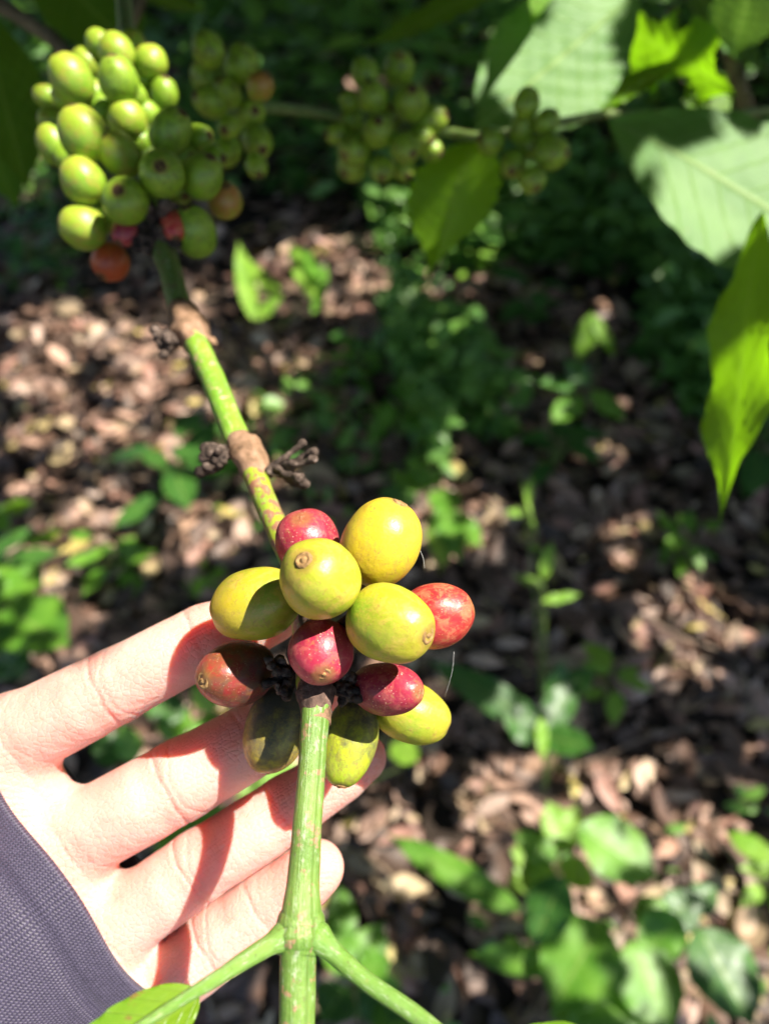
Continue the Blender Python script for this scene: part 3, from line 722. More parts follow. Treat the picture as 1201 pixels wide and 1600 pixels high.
hp = project(hand_sdf, hp, 2); hp, hq = subdivide(hp, hq); hp = project(hand_sdf, hp, 2)
hx = CAM + Vector((0, 0, 0))
Mc = np.array([list(cR), list(cU), list(-cF)])        # rows: camera axes in world
hw = hp @ Mc + np.array(CAM)
org = H(60, 1400, .185) @ Mc + np.array(CAM)
g_ = grad(hand_sdf, hp[:1]); 
me = mesh('hand', hw - org, hq)
# flush: where the skin itself is redder (creases, finger tips, sides of fingers)
fl = np.zeros(len(hp)); 
for k, J in FJ.items():
    a, ra = J[4]; fl = np.maximum(fl, .8 * np.exp(-(((hp - a) ** 2).sum(-1)) / (2 * .013 ** 2)))
    for i in (1, 2, 3):
        a, ra = J[i]; ax = J[i + 1][0] - J[i - 1][0]; ax /= np.linalg.norm(ax)
        r = hp - a; s = r @ ax - (.004 if i == 1 else 0); dd = np.sqrt((r * r).sum(-1))
        fl = np.maximum(fl, .55 * np.exp(-((s - .0006) / .0022) ** 2) * (dd < ra * 1.8))
        fl = np.maximum(fl, .9 * np.exp(-(s / .0005) ** 2) * (dd < ra * 1.8))
at = me.attributes.new('flush', 'FLOAT', 'POINT'); at.data.foreach_set('value', fl.astype(np.float32))
def skin_mat():
    m, nt, b, out = mat('skin'); v = objvec(nt, False)
    at = nt.nodes.new('ShaderNodeAttribute'); at.attribute_name = 'flush'
    n1 = noise_(nt, v, 60, 4, 0.6)
    c = ramp(nt, n1, [(0.3, (0.76, 0.35, 0.29)), (0.5, (0.80, 0.43, 0.36)), (0.72, (0.83, 0.50, 0.42))])
    mott = noise_(nt, v, 350, 4, 0.6)
    c = mixc(nt, math_(nt, 'MULTIPLY', ramp(nt, mott, [(0.45, (0, 0, 0)), (0.7, (1, 1, 1))]), 0.22), c, (0.74, 0.31, 0.26))
    c = mixc(nt, math_(nt, 'MULTIPLY', at.outputs['Fac'], 0.6), c, (0.70, 0.25, 0.20))
    nt.links.new(c, b.inputs['Base Color'])
    b.inputs['Subsurface Weight'].default_value = 0.85; b.inputs['Subsurface Radius'].default_value = (1.0, 0.32, 0.20)
    b.inputs['Subsurface Scale'].default_value = 0.0090
    b.inputs['Roughness'].default_value = 0.5; b.inputs['Specular IOR Level'].default_value = 0.35
    wv = nt.nodes.new('ShaderNodeTexWave'); wv.inputs['Scale'].default_value = 420; wv.inputs['Distortion'].default_value = 6; wv.inputs['Detail'].default_value = 2
    wv.inputs['Detail Scale'].default_value = 0.3
    mp = nt.nodes.new('ShaderNodeMapping'); mp.inputs['Rotation'].default_value = (0, R(40), R(60)); nt.links.new(v, mp.inputs[0]); nt.links.new(mp.outputs[0], wv.inputs['Vector'])
    vo = nt.nodes.new('ShaderNodeTexVoronoi'); vo.feature = 'DISTANCE_TO_EDGE'; vo.inputs['Scale'].default_value = 700; nt.links.new(v, vo.inputs['Vector'])
    h = math_(nt, 'ADD', math_(nt, 'MULTIPLY', wv.outputs['Fac'], 0.5), math_(nt, 'MULTIPLY', math_(nt, 'MINIMUM', vo.outputs['Distance'], 0.15), 4.0))
    h = math_(nt, 'ADD', h, math_(nt, 'MULTIPLY', noise_(nt, v, 260, 4), 1.5))
    bump(nt, b, h, 0.55, 0.00028)
    return m
hand = obj('person', me, skin_mat()); hand.location = org
tag(hand, 'open left hand of a person, palm up, fingers spread behind the ripe fruit cluster', 'person')

# sleeve
def sleeve():
    e0 = Vector(H(-70, 1165, .165)); e1 = Vector(H(262, 1606, .168))     # front edge line over the palm
    across = (e1 - e0).normalized(); half = (e1 - e0).length / 2 + .004
    c0 = (e0 + e1) / 2
    back = Vector((-.80, -.58, .10)); back = (back - across * back.dot(across)).normalized()
    n = across.cross(back); n = n if n.z > 0 else -n
    seg = 160; rings = 90; V = []; UV = []; Fc = []
    def pt(t, a, off):
        # t metres back from the hem
        grow = 1 + 1.2 * t
        A = half * grow; B = (.0185 + .10 * t)
        ca, sa = math.cos(a), math.sin(a)
        sc = abs(ca) ** .85 * (1 if ca >= 0 else -1); ss = abs(sa) ** .7 * (1 if sa >= 0 else -1)
        f = .0016 * math.sin(a * 5 + t * 40) * min(1, t * 40) + .0040 * noise.noise(Vector((a * 1.1, t * 20, 2))) * min(1, t * 30)
        f += off
        cen = c0 + back * t - n * .0165
        return cen + across * (sc * (A + f)) + n * (ss * (B + f)) + back * (.0016 * math.sin(a * 2 + 1) + .0007 * math.sin(a * 7))
    prof = []
    for i in range(8): prof.append((.012 * (1 - i / 8), -.0011))
    for i in range(9):
        th = math.pi * i / 8
        prof.append((-.0008 * math.sin(th), -.0011 * math.cos(th) * 1.0 + .0000))
    for i in range(1, rings): prof.append((.0010 + .20 * (i / rings) ** 1.15, .0011 - (.0008 * math.exp(-((.20 * (i / rings) - .011) / .0006) ** 2))))
    for i, (t, off) in enumerate(prof):
        for k in range(seg):
            a = 2 * math.pi * k / seg
            V.append(pt(max(t, 0) if t > 0 else 0, a, off) + back * min(t, 0)); UV.append((k / seg, i / 30))
    for i in range(len(prof) - 1):
        for k in range(seg):
            a = i * seg + k; b = i * seg + (k + 1) % seg
            Fc.append((a, b, b + seg, a + seg))
    V = [np.array(v) @ Mc + np.array(CAM) - org for v in V]
    UV = [(u, (prof[i // seg][0])) for i, (u, _) in enumerate(UV)]
    return mesh('sleeve', V, Fc, uv=UV)
m, nt, b, out = mat('jersey fabric')
uvn = nt.nodes.new('ShaderNodeUVMap'); sx = nt.nodes.new('ShaderNodeSeparateXYZ'); nt.links.new(uvn.outputs[0], sx.inputs[0])
v = objvec(nt, False)
wob = noise_(nt, v, 900, 2)
rib = math_(nt, 'SINE', math_(nt, 'ADD', math_(nt, 'MULTIPLY', sx.outputs[0], 6.2832 * 370), math_(nt, 'MULTIPLY', wob, 2.0)))
stc = math_(nt, 'SINE', math_(nt, 'ADD', math_(nt, 'MULTIPLY', sx.outputs[1], 6.2832 * 1500), math_(nt, 'MULTIPLY', rib, 1.2)))
h = math_(nt, 'ADD', math_(nt, 'MULTIPLY', rib, .5), math_(nt, 'MULTIPLY', stc, .4))
hh = math_(nt, 'ADD', math_(nt, 'MULTIPLY', h, .5), .5)
c = ramp(nt, hh, [(0.2, (0.018, 0.014, 0.028)), (0.9, (0.062, 0.050, 0.092))])
c = mixc(nt, 0.3, c, ramp(nt, noise_(nt, v, 1600, 4, .7), [(0.35, (0.016, 0.013, 0.024)), (0.65, (0.11, 0.09, 0.15))]))
nt.links.new(c, b.inputs['Base Color']); b.inputs['Roughness'].default_value = 0.55
b.inputs['Sheen Weight'].default_value = 0.15; b.inputs['Sheen Roughness'].default_value = 0.4
bump(nt, b, h, 0.6, 0.00018)
sv = bpy.data.objects.new('sleeve', sleeve()); COL.objects.link(sv); sv.data.materials.append(m); sv.parent = hand
sv['label'] = 'dark purple grey knitted sleeve'

# ------------------------------------------------------------------ ground
gx = np.concatenate([np.linspace(-60, -5, 12)[:-1], np.linspace(-5, 5, 140), np.linspace(5, 60, 12)[1:]])
gy = np.concatenate([np.linspace(-60, -2, 10)[:-1], np.linspace(-2, 8, 140), np.linspace(8, 60, 12)[1:]])
def gz(x, y): return .03 * noise.noise(Vector((x * 1.5, y * 1.5, 0))) + .012 * noise.noise(Vector((x * 6, y * 6, 4)))
V = [(x, y, gz(x, y)) for y in gy for x in gx]; nx = len(gx)
Fc = [(j * nx + i, j * nx + i + 1, (j + 1) * nx + i + 1, (j + 1) * nx + i) for j in range(len(gy) - 1) for i in range(nx - 1)]
g = obj('ground', mesh('ground', V, Fc), M['soil']); g['kind'] = 'structure'

def scatter(centres, length, width, nrm, axis, curl, nu=4, name='x', uvs=True, prof=(0.12, .75, 1.0, .7, .04)):
    """many small bent leaves as one mesh"""
    n = len(centres); ax = axis / np.linalg.norm(axis, axis=1)[:, None]
    nr = nrm - ax * (nrm * ax).sum(1)[:, None]; nr /= np.linalg.norm(nr, axis=1)[:, None]; sd = np.cross(ax, nr)
    rows = len(prof); vs = []; uv = []
    for i, w in enumerate(prof):
        u = i / (rows - 1); x = (u - .5)
        for j, vv in enumerate((-1, 0, 1)):
            q = centres + ax * (length * x)[:, None] + sd * (width * w * vv * .5)[:, None] + nr * ((curl * length) * (x * x * 4 - .5) * .5)[:, None] + nr * (np.abs(vv) * width * w * .18 * np.sign(curl + .001))[:, None]
            vs.append(q); uv.append((u, (vv + 1) / 2))
    V = np.stack(vs, 1).reshape(-1, 3); UVa = np.tile(np.array(uv), (n, 1))
    k = rows * 3; f = []
    for i in range(rows - 1):
        for j in range(2):
            a = i * 3 + j; f.append((a, a + 3, a + 4, a + 1))
    f = np.array(f); Fa = (f[None] + (np.arange(n) * k)[:, None, None]).reshape(-1, 4)
    return mesh(name, V, Fa, uv=UVa)
def rand_dirs(n, zmin=-.4, zmax=.4):
    a = RNG.uniform(0, 2 * np.pi, n); z = RNG.uniform(zmin, zmax, n)
    return np.stack([np.cos(a), np.sin(a), z], 1)
def litter(n, x0, x1, y0, y1, l0, l1):
    c = np.stack([RNG.uniform(x0, x1, n), RNG.uniform(y0, y1, n), RNG.uniform(.0, .035, n)], 1)
    c[:, 2] += np.array([gz(a, b_) for a, b_ in c[:, :2]]) + .004
    nr = rand_dirs(n, 1.0, 3.5); ax = rand_dirs(n)
    L = RNG.uniform(l0, l1, n) ; W_ = L * RNG.uniform(.35, .6, n)
    return c, L, W_, nr, ax, RNG.uniform(-.35, .55, n)
parts_ = [litter(5000, -4.5, -1.25, -1.8, 3.0, .05, .13), litter(2500, 1.45, 3.6, -1.5, 2.2, .05, .13), litter(2000, -1.3, 1.5, -1.8, -.2, .05, .13), litter(2500, -6.5, -2.8, 2.5, 7, .06, .14), litter(220, -1.5, 1.7, -.25, 3.2, .10, .17), litter(8500, -1.3, 1.5, -.25, 2.0, .022, .095), litter(6500, -3, 3, 1.9, 4.5, .04, .12), litter(5000, -4.5, 4.5, 4.3, 8, .06, .13)]
args = [np.concatenate([p[i] for p in parts_]) for i in range(6)]
lo = obj('leaf_litter', scatter(*args, name='litter'), M['litter']); lo['kind'] = 'stuff'; lo['label'] = 'dry pinkish brown fallen leaves covering the ground'; lo['category'] = 'leaf litter'
# twigs
ds = []
for i in range(150):
    x = random.uniform(-1.3, 1.5); y = random.uniform(-.1, 2.6); a = random.uniform(0, 6.28); l = random.uniform(.05, .28)
    p = Vector((x, y, gz(x, y) + .035)); dv = Vector((math.cos(a), math.sin(a), random.uniform(-.08, .08)))
    pts = [p + dv * l * s + Vector((random.uniform(-1, 1), random.uniform(-1, 1), 0)) * .012 for s in (0, .33, .66, 1)]
    r = random.uniform(.0012, .004); ds.append(tube_data(pts, [r, r * .9, r * .8, r * .5], seg=6, n=2))
V, Fc, UV = join(ds); tw = obj('twigs', mesh('twigs', V, Fc, uv=UV), M['twig']); tw['kind'] = 'stuff'; tw['label'] = 'thin dry twigs lying among the fallen leaves'; tw['category'] = 'twigs'

# ------------------------------------------------------------------ weeds that read one by one
def weed(name, label, cat, root, leaves, m, stem_r=.0018, group=None):
    """root: ground point; leaves: (base px,py, tip px,py, depth base, depth tip, width m, normal, material)"""
    e = thing(name, root, label, cat, group)
    ds = []
    for q in leaves:
        bx, by, tx, ty, d0, d1, w, nr = q[:8]
        b_ = P(bx, by, d0); t_ = P(tx, ty, d1)
        mid = Vector((b_.x * .6 + root.x * .4, b_.y * .6 + root.y * .4, b_.z * .65 + root.z * .35))
        ds.append(tube_data([root, mid, b_], [stem_r, stem_r * .8, stem_r * .5], seg=6, n=4))
        part('leaf', leaf(b_, t_, w, D(*nr), nu=22, nv=10, droop=0, corr=.0014, ncorr=6, wave=.002, fold=.2, seed=bx * .1, peak=.42, acum=.1), M[q[8] if len(q) > 8 else m], e)
    V, Fc, UV = join(ds); part('stem', mesh('stems', V, Fc, uv=UV), M['weedstem'], e)
    return e
up = (.05, .6, .8)
weed('weed', 'bushy broad-leaved weed with bright leaves at the bottom right', 'weed', G(900, 1560), [
 (905, 1290, 1030, 1375, .98, .95, .085, (.2, .6, .7), 'weed'),
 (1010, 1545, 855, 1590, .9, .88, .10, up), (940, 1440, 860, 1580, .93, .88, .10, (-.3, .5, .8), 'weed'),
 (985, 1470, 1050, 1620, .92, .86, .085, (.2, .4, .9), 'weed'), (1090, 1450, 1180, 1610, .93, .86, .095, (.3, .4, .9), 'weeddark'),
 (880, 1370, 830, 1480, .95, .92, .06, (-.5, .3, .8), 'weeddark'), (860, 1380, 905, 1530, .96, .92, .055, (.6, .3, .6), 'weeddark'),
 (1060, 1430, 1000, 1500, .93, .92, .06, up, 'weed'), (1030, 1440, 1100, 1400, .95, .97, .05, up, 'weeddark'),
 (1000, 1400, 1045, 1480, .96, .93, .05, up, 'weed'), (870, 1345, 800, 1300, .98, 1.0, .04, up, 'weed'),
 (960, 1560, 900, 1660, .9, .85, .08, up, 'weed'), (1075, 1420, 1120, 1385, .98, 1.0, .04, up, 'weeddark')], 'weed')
weed('weed', 'pale green weed with small bright leaves above the bushy weed at bottom right', 'weed', G(860, 1400), [
 (880, 1320, 855, 1250, 1.05, 1.08, .045, up), (870, 1330, 905, 1255, 1.05, 1.08, .04, up), (850, 1340, 795, 1330, 1.05, 1.05, .045, (-.3, .4, .9)),
 (860, 1350, 835, 1400, 1.03, 1.02, .035, up), (875, 1345, 930, 1385, 1.03, 1.02, .04, up), (840, 1360, 790, 1390, 1.04, 1.03, .035, up),
 (820, 1480, 780, 1500, 1.0, 1.0, .04, up), (825, 1490, 860, 1520, 1.0, 1.0, .035, up)], 'weedlight')
weed('broad_leaf_grass', 'long green blade slanting down right between the fingertips and the bushy weed', 'grass', G(830, 1450), [
 (815, 1425, 598, 1300, .95, 1.02, .040, (-.4, .6, .7)), (880, 1510, 730, 1490, .93, .95, .035, (-.1, .5, .8))], 'weed')
weed('weed', 'dark leafed weed right of the lower lime fruit', 'weed', G(850, 1250), [
 (850, 1135, 665, 1030, 1.15, 1.2, .055, (-.3, .6, .7)), (850, 1140, 900, 1060, 1.15, 1.2, .05, up), (850, 1150, 930, 1170, 1.15, 1.1, .05, up),
 (845, 1150, 780, 1110, 1.15, 1.15, .06, up), (880, 1080, 930, 1045, 1.2, 1.2, .04, up), (860, 1100, 880, 1030, 1.2, 1.2, .035, up), (845, 1120, 848, 1190, 1.15, 1.1, .02, up, 'weedlight')], 'weeddark')
weed('weed', 'slender weed with tiny pale leaflets standing right of the red fruit', 'weed', G(850, 1180), [
 (848, 905, 862, 845, 1.2, 1.2, .022, up), (846, 940, 908, 928, 1.2, 1.2, .018, up), (845, 912, 800, 900, 1.2, 1.2, .018, up), (848, 860, 820, 850, 1.2, 1.2, .01, up),
 (820, 800, 785, 803, 1.25, 1.25, .018, up), (822, 790, 832, 740, 1.25, 1.25, .012, up), (840, 850, 810, 725, 1.2, 1.28, .006, up)], 'weedlight', stem_r=.0012)
weed('weed', 'leafy seedling with drooping green leaves above and right of the tall yellow fruit', 'weed', G(690, 900), [
 (690, 800, 755, 855, 1.2, 1.15, .055, up, 'weed'), (690, 795, 690, 890, 1.2, 1.12, .05, up, 'weedlight'), (685, 790, 720, 880, 1.2, 1.13, .045, up, 'weed'),
 (670, 770, 725, 795, 1.25, 1.22, .05, up), (660, 765, 690, 730, 1.25, 1.28, .035, up), (655, 770, 610, 735, 1.25, 1.28, .04, up), (650, 780, 590, 770, 1.25, 1.25, .05, up, 'weeddark'),
 (665, 760, 640, 715, 1.25, 1.28, .035, up)], 'weed')
weed('weed', 'seedling with broad pale leaves at the left edge above the index finger', 'weed', G(20, 1000), [
 (15, 940, 62, 878, .95, 1.0, .05, up, 'weed'), (10, 950, 112, 1010, .95, .9, .085, (.1, .5, .8), 'weed'), (5, 945, -60, 900, .95, .95, .06, up), (10, 955, -30, 1040, .95, .9, .06, up),
 (20, 940, -5, 875, .95, 1.0, .045, up, 'weed'), (0, 1020, 40, 1060, .95, .9, .05, up, 'weeddark')], 'weed')
weed('weed', 'yellowing weed leaves low at the left edge beside fallen leaves', 'weed', G(40, 860), [
 (0, 800, 55, 785, 1.3, 1.3, .035, up, 'leafyellow'), (40, 850, 100, 830, 1.3, 1.28, .03, up, 'leafyellow'), (10, 830, -30, 780, 1.3, 1.3, .04, up)], 'weed')
weed('weed', 'tuft of soft leaves under the leaf node between little finger and right petiole', 'weed', G(560, 1600), [
 (550, 1530, 600, 1440, 1.0, 1.05, .055, up), (545, 1530, 520, 1440, 1.0, 1.05, .05, up), (560, 1540, 640, 1590, 1.0, .95, .06, up, 'weeddark'), (540, 1540, 500, 1600, 1.0, .95, .06, up, 'weeddark'),
 (560, 1520, 610, 1500, 1.0, 1.0, .05, up), (535, 1480, 530, 1380, 1.05, 1.1, .045, up, 'weed'), (600, 1560, 630, 1640, .98, .92, .05, up)], 'weed')
weed('weed', 'green leaves showing in the gap between index and middle fingers', 'weed', G(300, 1200), [
 (300, 1120, 240, 1140, 1.1, 1.1, .06, up), (310, 1110, 340, 1060, 1.1, 1.1, .05, up, 'weedlight'), (290, 1120, 220, 1090, 1.1, 1.1, .05, up, 'weeddark'), (300, 1130, 350, 1150, 1.1, 1.1, .05, up),
 (200, 1180, 140, 1160, 1.1, 1.1, .05, up, 'weeddark'), (210, 1190, 190, 1130, 1.1, 1.1, .04, up)], 'weed')
weed('weed', 'green leaves showing in the gap between middle and ring fingers', 'weed', G(360, 1330), [
 (370, 1260, 470, 1190, 1.1, 1.15, .06, up, 'weedlight'), (360, 1270, 300, 1300, 1.1, 1.1, .05, up), (350, 1280, 230, 1350, 1.1, 1.05, .07, up), (650, 1190, 610, 1160, 1.1, 1.15, .04, up, 'weedlight')], 'weed')
weed('grass_tuft', 'tuft of arching pale grass blades below the upper left fruit cluster', 'grass', G(430, 520), [
 (395, 500, 372, 375, 1.9, 2.0, .05, up), (440, 470, 380, 400, 1.9, 2.0, .045, up), (490, 470, 452, 375, 1.9, 2.0, .05, up, 'weedlight'), (500, 440, 470, 380, 1.9, 2.0, .04, up, 'weed'),
 (490, 490, 510, 410, 1.9, 2.0, .04, up, 'weed'), (400, 500, 440, 460, 1.9, 1.9, .04, up, 'weedlight')], 'weedlight')
weed('weed', 'weed with a yellow curled top leaf in the middle of the shaded right side', 'weed', G(930, 640), [
 (905, 560, 925, 485, 1.7, 1.7, .05, up, 'leafyellow'), (925, 490, 960, 560, 1.7, 1.7, .04, up, 'leafyellow'), (920, 600, 880, 560, 1.7, 1.7, .07, up, 'weeddark'), (925, 610, 975, 660, 1.7, 1.65, .06, up),
 (910, 620, 860, 660, 1.7, 1.65, .06, up), (900, 600, 840, 600, 1.7, 1.65, .05, up, 'weeddark')], 'weed')

# copied small weeds over the floor
def proto_weed(seed, n, m, lsc):
    rnd = random.Random(seed)
    e = thing('weed', (0, 0, 0), '', 'weed'); ds = []
    for i in range(n):
        a = 6.28 * i / n * 1.62 + rnd.uniform(-.3, .3); h = lsc * rnd.uniform(.6, 2.0); r = lsc * rnd.uniform(.1, .5)
        b_ = Vector((math.cos(a) * r, math.sin(a) * r, h)); L = lsc * rnd.uniform(.8, 1.3)
        t_ = b_ + Vector((math.cos(a), math.sin(a), rnd.uniform(-.5, .3))) * L
        part('leaf', leaf(b_, t_, L * rnd.uniform(.38, .55), (0, 0, 1), nu=10, nv=6, droop=.1, corr=.001, ncorr=6, seed=i, peak=.42), M[m], e)
        ds.append(tube_data([(0, 0, 0), b_ * .6 + Vector((0, 0, h * .1)), b_], [lsc * .02, lsc * .016, lsc * .01], seg=5, n=3))
    V, Fc, UV = join(ds); part('stem', mesh('stems', V, Fc, uv=UV), M['weedstem'], e)
    return e
protos = [proto_weed(1, 9, 'weed', .07), proto_weed(2, 11, 'weeddark', .09), proto_weed(3, 8, 'weedlight', .05)]
used = [False] * 3
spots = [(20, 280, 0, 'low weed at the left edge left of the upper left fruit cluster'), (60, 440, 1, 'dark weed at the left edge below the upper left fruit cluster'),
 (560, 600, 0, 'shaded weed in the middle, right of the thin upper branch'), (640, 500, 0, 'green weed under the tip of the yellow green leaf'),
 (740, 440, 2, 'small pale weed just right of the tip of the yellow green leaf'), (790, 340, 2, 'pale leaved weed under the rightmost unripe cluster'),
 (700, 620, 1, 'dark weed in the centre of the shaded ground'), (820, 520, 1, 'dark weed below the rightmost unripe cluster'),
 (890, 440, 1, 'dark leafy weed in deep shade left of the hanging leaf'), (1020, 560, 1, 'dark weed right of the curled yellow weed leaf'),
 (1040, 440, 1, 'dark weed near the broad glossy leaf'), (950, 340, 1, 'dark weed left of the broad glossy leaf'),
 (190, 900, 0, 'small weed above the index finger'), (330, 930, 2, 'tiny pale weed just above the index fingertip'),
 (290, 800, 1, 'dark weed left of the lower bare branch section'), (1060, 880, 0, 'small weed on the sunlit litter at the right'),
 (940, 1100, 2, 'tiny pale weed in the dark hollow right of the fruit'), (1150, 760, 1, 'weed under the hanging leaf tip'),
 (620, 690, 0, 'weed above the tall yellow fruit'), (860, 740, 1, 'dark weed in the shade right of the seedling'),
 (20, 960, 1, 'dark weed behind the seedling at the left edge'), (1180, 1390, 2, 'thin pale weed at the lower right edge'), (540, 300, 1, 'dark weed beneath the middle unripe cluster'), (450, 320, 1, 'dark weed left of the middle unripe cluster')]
def children(o): return [c for c in bpy.data.objects if c.parent is o]
pch = [children(p_) for p_ in protos]
for i, (px, py, k, lab) in enumerate(spots):
    loc = G(px, py); rz = i * 1.3; sc = .8 + .5 * random.random()
    if not used[k]: o = protos[k]; used[k] = True
    else:
        o = protos[k].copy(); COL.objects.link(o)
        for ch in pch[k]:
            c = ch.copy(); COL.objects.link(c); c.parent = o
    o.location = (loc.x, loc.y, gz(loc.x, loc.y)); o.rotation_euler = (0, 0, rz); o.scale = (sc,) * 3
    tag(o, lab, 'weed', 'small weeds on the litter')

# undergrowth mass
def undergrowth(n, x0, x1, y0, y1, h0, h1, l0, l1, keep=None):
    c = np.stack([RNG.uniform(x0, x1, n), RNG.uniform(y0, y1, n), np.zeros(n)], 1)
    dens = np.array([noise.noise(Vector((a * 1.1 + 5, b_ * 1.1, 1.0))) for a, b_ in c[:, :2]])
    kk = keep(c, dens) if keep is not None else dens > -.05
    c = c[kk]; n = len(c)
    c[:, 2] = h0 + (h1 - h0) * RNG.random(n) ** 1.3
    nr = rand_dirs(n, .6, 2.2); ax = rand_dirs(n, -.6, .3)
    L = RNG.uniform(l0, l1, n); return c, L, L * RNG.uniform(.35, .6, n), nr, ax, RNG.uniform(-.3, .1, n)
def keep1(c, d):
    out = []
    for q in c:
        px, py, _ = pix(q)
        lit = (300 < px < 690 and 380 < py < 560) or (px < 330 and py > 480)
        out.append(not lit)
    return np.array(out) & (d > -.02)
def keep2(c, d): return (c[:, 0] > -.1 * c[:, 1] + .2) & (d > -.24 + .34 * (c[:, 1] < 1.45)) & (c[:, 1] < 2.9 - 0.0 * c[:, 0])
U = [undergrowth(19000, -4.5, 4.5, 2.5, 8.0, .03, .70, .06, .17, lambda c, d: (d > -.25) & (c[:, 1] > 2.7 - .35 * c[:, 0] * (c[:, 0] < 0))), undergrowth(24000, -.6, 3.0, 1.32, 3.0, .02, .24, .03, .10, keep2), undergrowth(3000, -2.2, 0, 1.3, 3.2, .02, .14, .03, .08, keep1),
     undergrowth(1300, -1.1, 1.4, -.3, 1.6, .01, .10, .02, .055, lambda c, d: d > .16),
     undergrowth(7000, -6, 6, 5.5, 9.5, .3, 2.4, .10, .24, lambda c, d: d > -.5)]
args = [np.concatenate([p[i] for p in U]) for i in range(6)]
uo = obj('undergrowth', scatter(*args, name='under', prof=(.08, .8, 1.0, .6, .03)), M['under']); uo['kind'] = 'stuff'; uo['label'] = 'dense dark green undergrowth in the shade behind'; uo['category'] = 'undergrowth'

# ------------------------------------------------------------------ unseen shade tree: crown added overhead, leaves placed to throw the dapples
LIT = [(540,430,185,62),(640,420,60,50),(130,520,140,42),(250,590,105,70),(60,590,70,45),(110,680,110,40),(270,700,110,30),(400,650,60,40),(240,825,180,70),(60,760,50,30),(420,750,50,26),
 (980,838,55,34),(930,715,42,22),(840,565,26,30),(1080,965,100,62),(1060,1065,60,32),(1170,1180,40,34),(950,930,36,26),(700,1270,150,95),(640,1390,90,75),(950,1215,90,50),(1070,1330,130,90),
 (1130,1500,120,140),(800,1560,90,60),(880,1340,110,100),(980,1480,160,130),(600,1520,80,70),(30,270,50,55),(20,120,30,30),(40,940,110,90),(690,800,95,85),(700,1180,50,36),(770,900,30,22),
 (780,350,45,25),(560,560,30,22),(620,600,40,20),(450,560,70,30),(300,1150,130,90),(400,1250,130,90),(930,500,30,30),(1050,330,18,14),(960,640,26,20),(300,480,60,30)]
def lit_at(px, py, k=1.0):
    for (a, b_, rx, ry) in LIT:
        if ((px - a) / rx) ** 2 + ((py - b_) / ry) ** 2 < k: return True
    return False
KEEP = [P(*q) for q in ((930, 120, .41), (850, 30, .42), (820, 90, .41), (900, 150, .41), (760, 150, .40), (1110, 130, .45), (640, 270, .40), (720, 330, .40), (480, 840, .16), (500, 900, .137), (597, 840, .15), (400, 940, .15), (610, 970, .14), (690, 960, .155), (500, 1020, .145), (370, 1050, .156), (600, 1080, .15), (650, 1120, .16), (500, 1200, .14), (480, 1350, .13),
   (465, 1460, .127), (460, 1600, .12), (350, 1520, .12), (250, 1590, .11), (600, 1560, .12), (100, 1100, .17), (0, 1250, .17), (250, 1040, .17), (100, 1350, .18), (250, 1250, .17), (200, 1450, .18), (300, 1380, .18), (400, 1300, .18),
   (520, 1340, .17), (300, 1500, .17), (100, 1500, .16), (0, 1400, .16), (430, 810, .18), (390, 710, .2), (350, 640, .21), (310, 550, .23), (580, 1220, .18), (0, 1580, .16), (200, 1590, .15),
   (300, 520, .235), (110, 120, .265), (80, 170, .27), (120, 200, .25), (115, 290, .25), (180, 80, .27), (235, 95, .28), (100, 340, .25), (150, 210, .25), (190, 180, .26),
   (1100, 250, .38), (1130, 220, .38), (1190, 230, .38), (1090, 280, .38), (1130, 330, .38), (1130, 300, .34), (1180, 340, .33), (1170, 270, .34), (1130, 560, .33), (1150, 650, .33), (1125, 740, .33), (915, 40, .42), (880, 90, .42), (1000, 40, .46), (690, 290, .39), (612, 350, .39), (1050, 70, .46), (970, 1330, .97), (930, 1350, .97), (910, 1500, .9), (1000, 1540, .9), (1020, 1450, .9), (1120, 1530, .9), (1150, 1480, .9), (700, 1350, 1.0), (650, 1320, 1.0), (860, 1290, 1.05), (820, 1350, 1.05), (860, 930, 1.2), (890, 935, 1.2), (720, 850, 1.2), (690, 800, 1.2), (700, 760, 1.2), (60, 970, .93), (30, 900, .97), (90, 1000, .92), (560, 1480, 1.0), (590, 1500, 1.0), (810, 800, 1.25), (930, 520, 1.7), (780, 340, 2.0), (490, 400, 1.9), (380, 430, 1.9))]
Ka = np.array([list(k) for k in KEEP]); Ls = np.array(list(SUN))
def blocks(c, r):
    d = c[None] - Ka; t = d @ Ls; q = d - t[:, None] * Ls
    return bool(((np.sqrt((q * q).sum(1)) < r) & (t > 0)).any())
cc = []; LL = []
n = 0
for i in range(75000):
    gx_ = random.uniform(-3.2, 3.2); gy_ = random.uniform(-.5, 7.5)
    px, py, dd = pix((gx_, gy_, .02))
    inlit = lit_at(px + random.gauss(0, 7), py + random.gauss(0, 7))
    if inlit and (random.random() > .30 or noise.noise(Vector((gx_ * 14, gy_ * 14, 8))) < .05): continue
    if noise.noise(Vector((gx_ * 9, gy_ * 9, 3))) > (.6 if gy_ < 2.4 or not (gx_ > -.4) else .42): continue
    if gy_ > 2.7 and noise.noise(Vector((gx_ * 4, gy_ * 2.5, 12))) > .26: continue
    t = random.uniform(1.85, 2.5); c = np.array([gx_, gy_, .02]) + Ls * t
    L = random.uniform(.05, .10)
    if inlit: L = random.uniform(.03, .055)
    elif not lit_at(px, py, 2.2): L *= 1.7
    elif not lit_at(px, py, 1.4): L *= 1.2
    if gy_ > 2.5: L *= 1.3
    if blocks(c, L * .5 + .006):
        for q in range(3):
            o = RNG.normal(0, L * .5, 3); l2 = random.uniform(.03, .05)
            if not blocks(c + o, l2 * .5 + .005): cc.append(c + o); LL.append(l2)
        continue
    cc.append(c); LL.append(L)
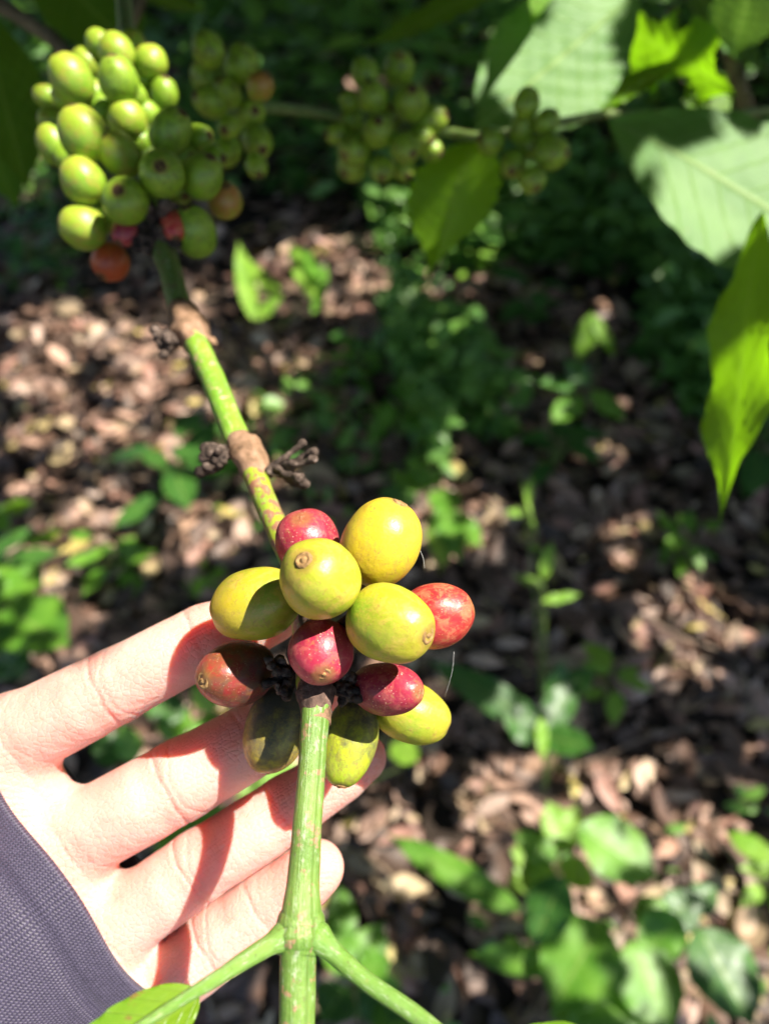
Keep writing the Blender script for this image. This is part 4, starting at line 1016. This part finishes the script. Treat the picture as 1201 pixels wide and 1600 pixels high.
# unseen leaves added on the sun side to shade fruit clusters and top leaves
SHADE = [(600, 190, .36, .07), (640, 160, .36, .05), (820, 230, .345, .05), (850, 180, .345, .04), (350, 150, .32, .05), (380, 250, .32, .04), (600, 190, .38, .055), (540, 230, .38, .04), (650, 230, .38, .04), (815, 220, .38, .04), (350, 150, .32, .045), (370, 210, .33, .04), (240, 250, .25, .018), (300, 270, .25, .02), (270, 330, .25, .02), (1050, 205, .38, .03),
  (800, 150, .42, .03), (720, 240, .39, .02), (1180, 450, .33, .02), (1190, 620, .33, .02), (800, 70, .43, .022), (230, 380, .25, .02), (265, 440, .245, .014), (210, 250, .25, .012), (560, 130, .38, .04), (350, 80, .32, .035),
  (1050, 150, .45, .03), (860, 270, .38, .03), (600, 30, .5, .05), (150, 20, .38, .05), (20, 150, .38, .04), (420, 230, .33, .03)]
sc_, sL = [], []
for (px, py, d, r) in SHADE:
    p = np.array(list(P(px, py, d)))
    nn = max(3, int((r / .012) ** 2))
    for k in range(nn):
        o = RNG.normal(0, r * .5, 3); o -= Ls * (o @ Ls)
        c = p + o + Ls * RNG.uniform(.55, .95); L = RNG.uniform(.03, .055)
        if blocks(c, L * .25 + .004): continue
        x, y, dz = pix(c)
        if dz > 0 and 0 < x < 1201 and 0 < y < 1600: continue
        sc_.append(c); sL.append(L)
ca = np.array(cc + sc_); LA = np.array(LL + sL)
nr = np.tile(Ls, (len(ca), 1)) + RNG.normal(0, .45, (len(ca), 3)); ax = rand_dirs(len(ca))
st = thing('unseen_shade_tree', (3.4, 1.2, 0), 'unseen shade tree added at the right, crown leaves placed to throw the dapples', 'tree')
part('crown', scatter(ca, LA, LA * .6, nr, ax, RNG.uniform(-.3, .2, len(ca)), name='crown', prof=(.1, .8, 1.0, .7, .05)), M['canopy'], st)
part('trunk', tube([(3.4, 1.2, -.05), (3.3, 1.3, 1.2), (3.1, 1.5, 2.4), (2.4, 1.9, 3.4)], [.09, .07, .06, .04], seg=18, bump=.15, bs=12), M['bark'], st)
for tp_ in ((1.2, .9, 2.6), (.6, 2.2, 2.7), (1.6, 3.8, 2.6), (1.4, 5.2, 2.7), (-.4, 3.2, 2.6)):
    a = Vector((3.1, 1.5, 2.4)); b_ = Vector(tp_)
    if blocks(np.array(tp_), .03): continue
    part('limb', tube([a, a.lerp(b_, .5) + Vector((0, 0, .25)), b_], [.035, .02, .008], seg=8, bump=.1, bs=12), M['bark'], st)
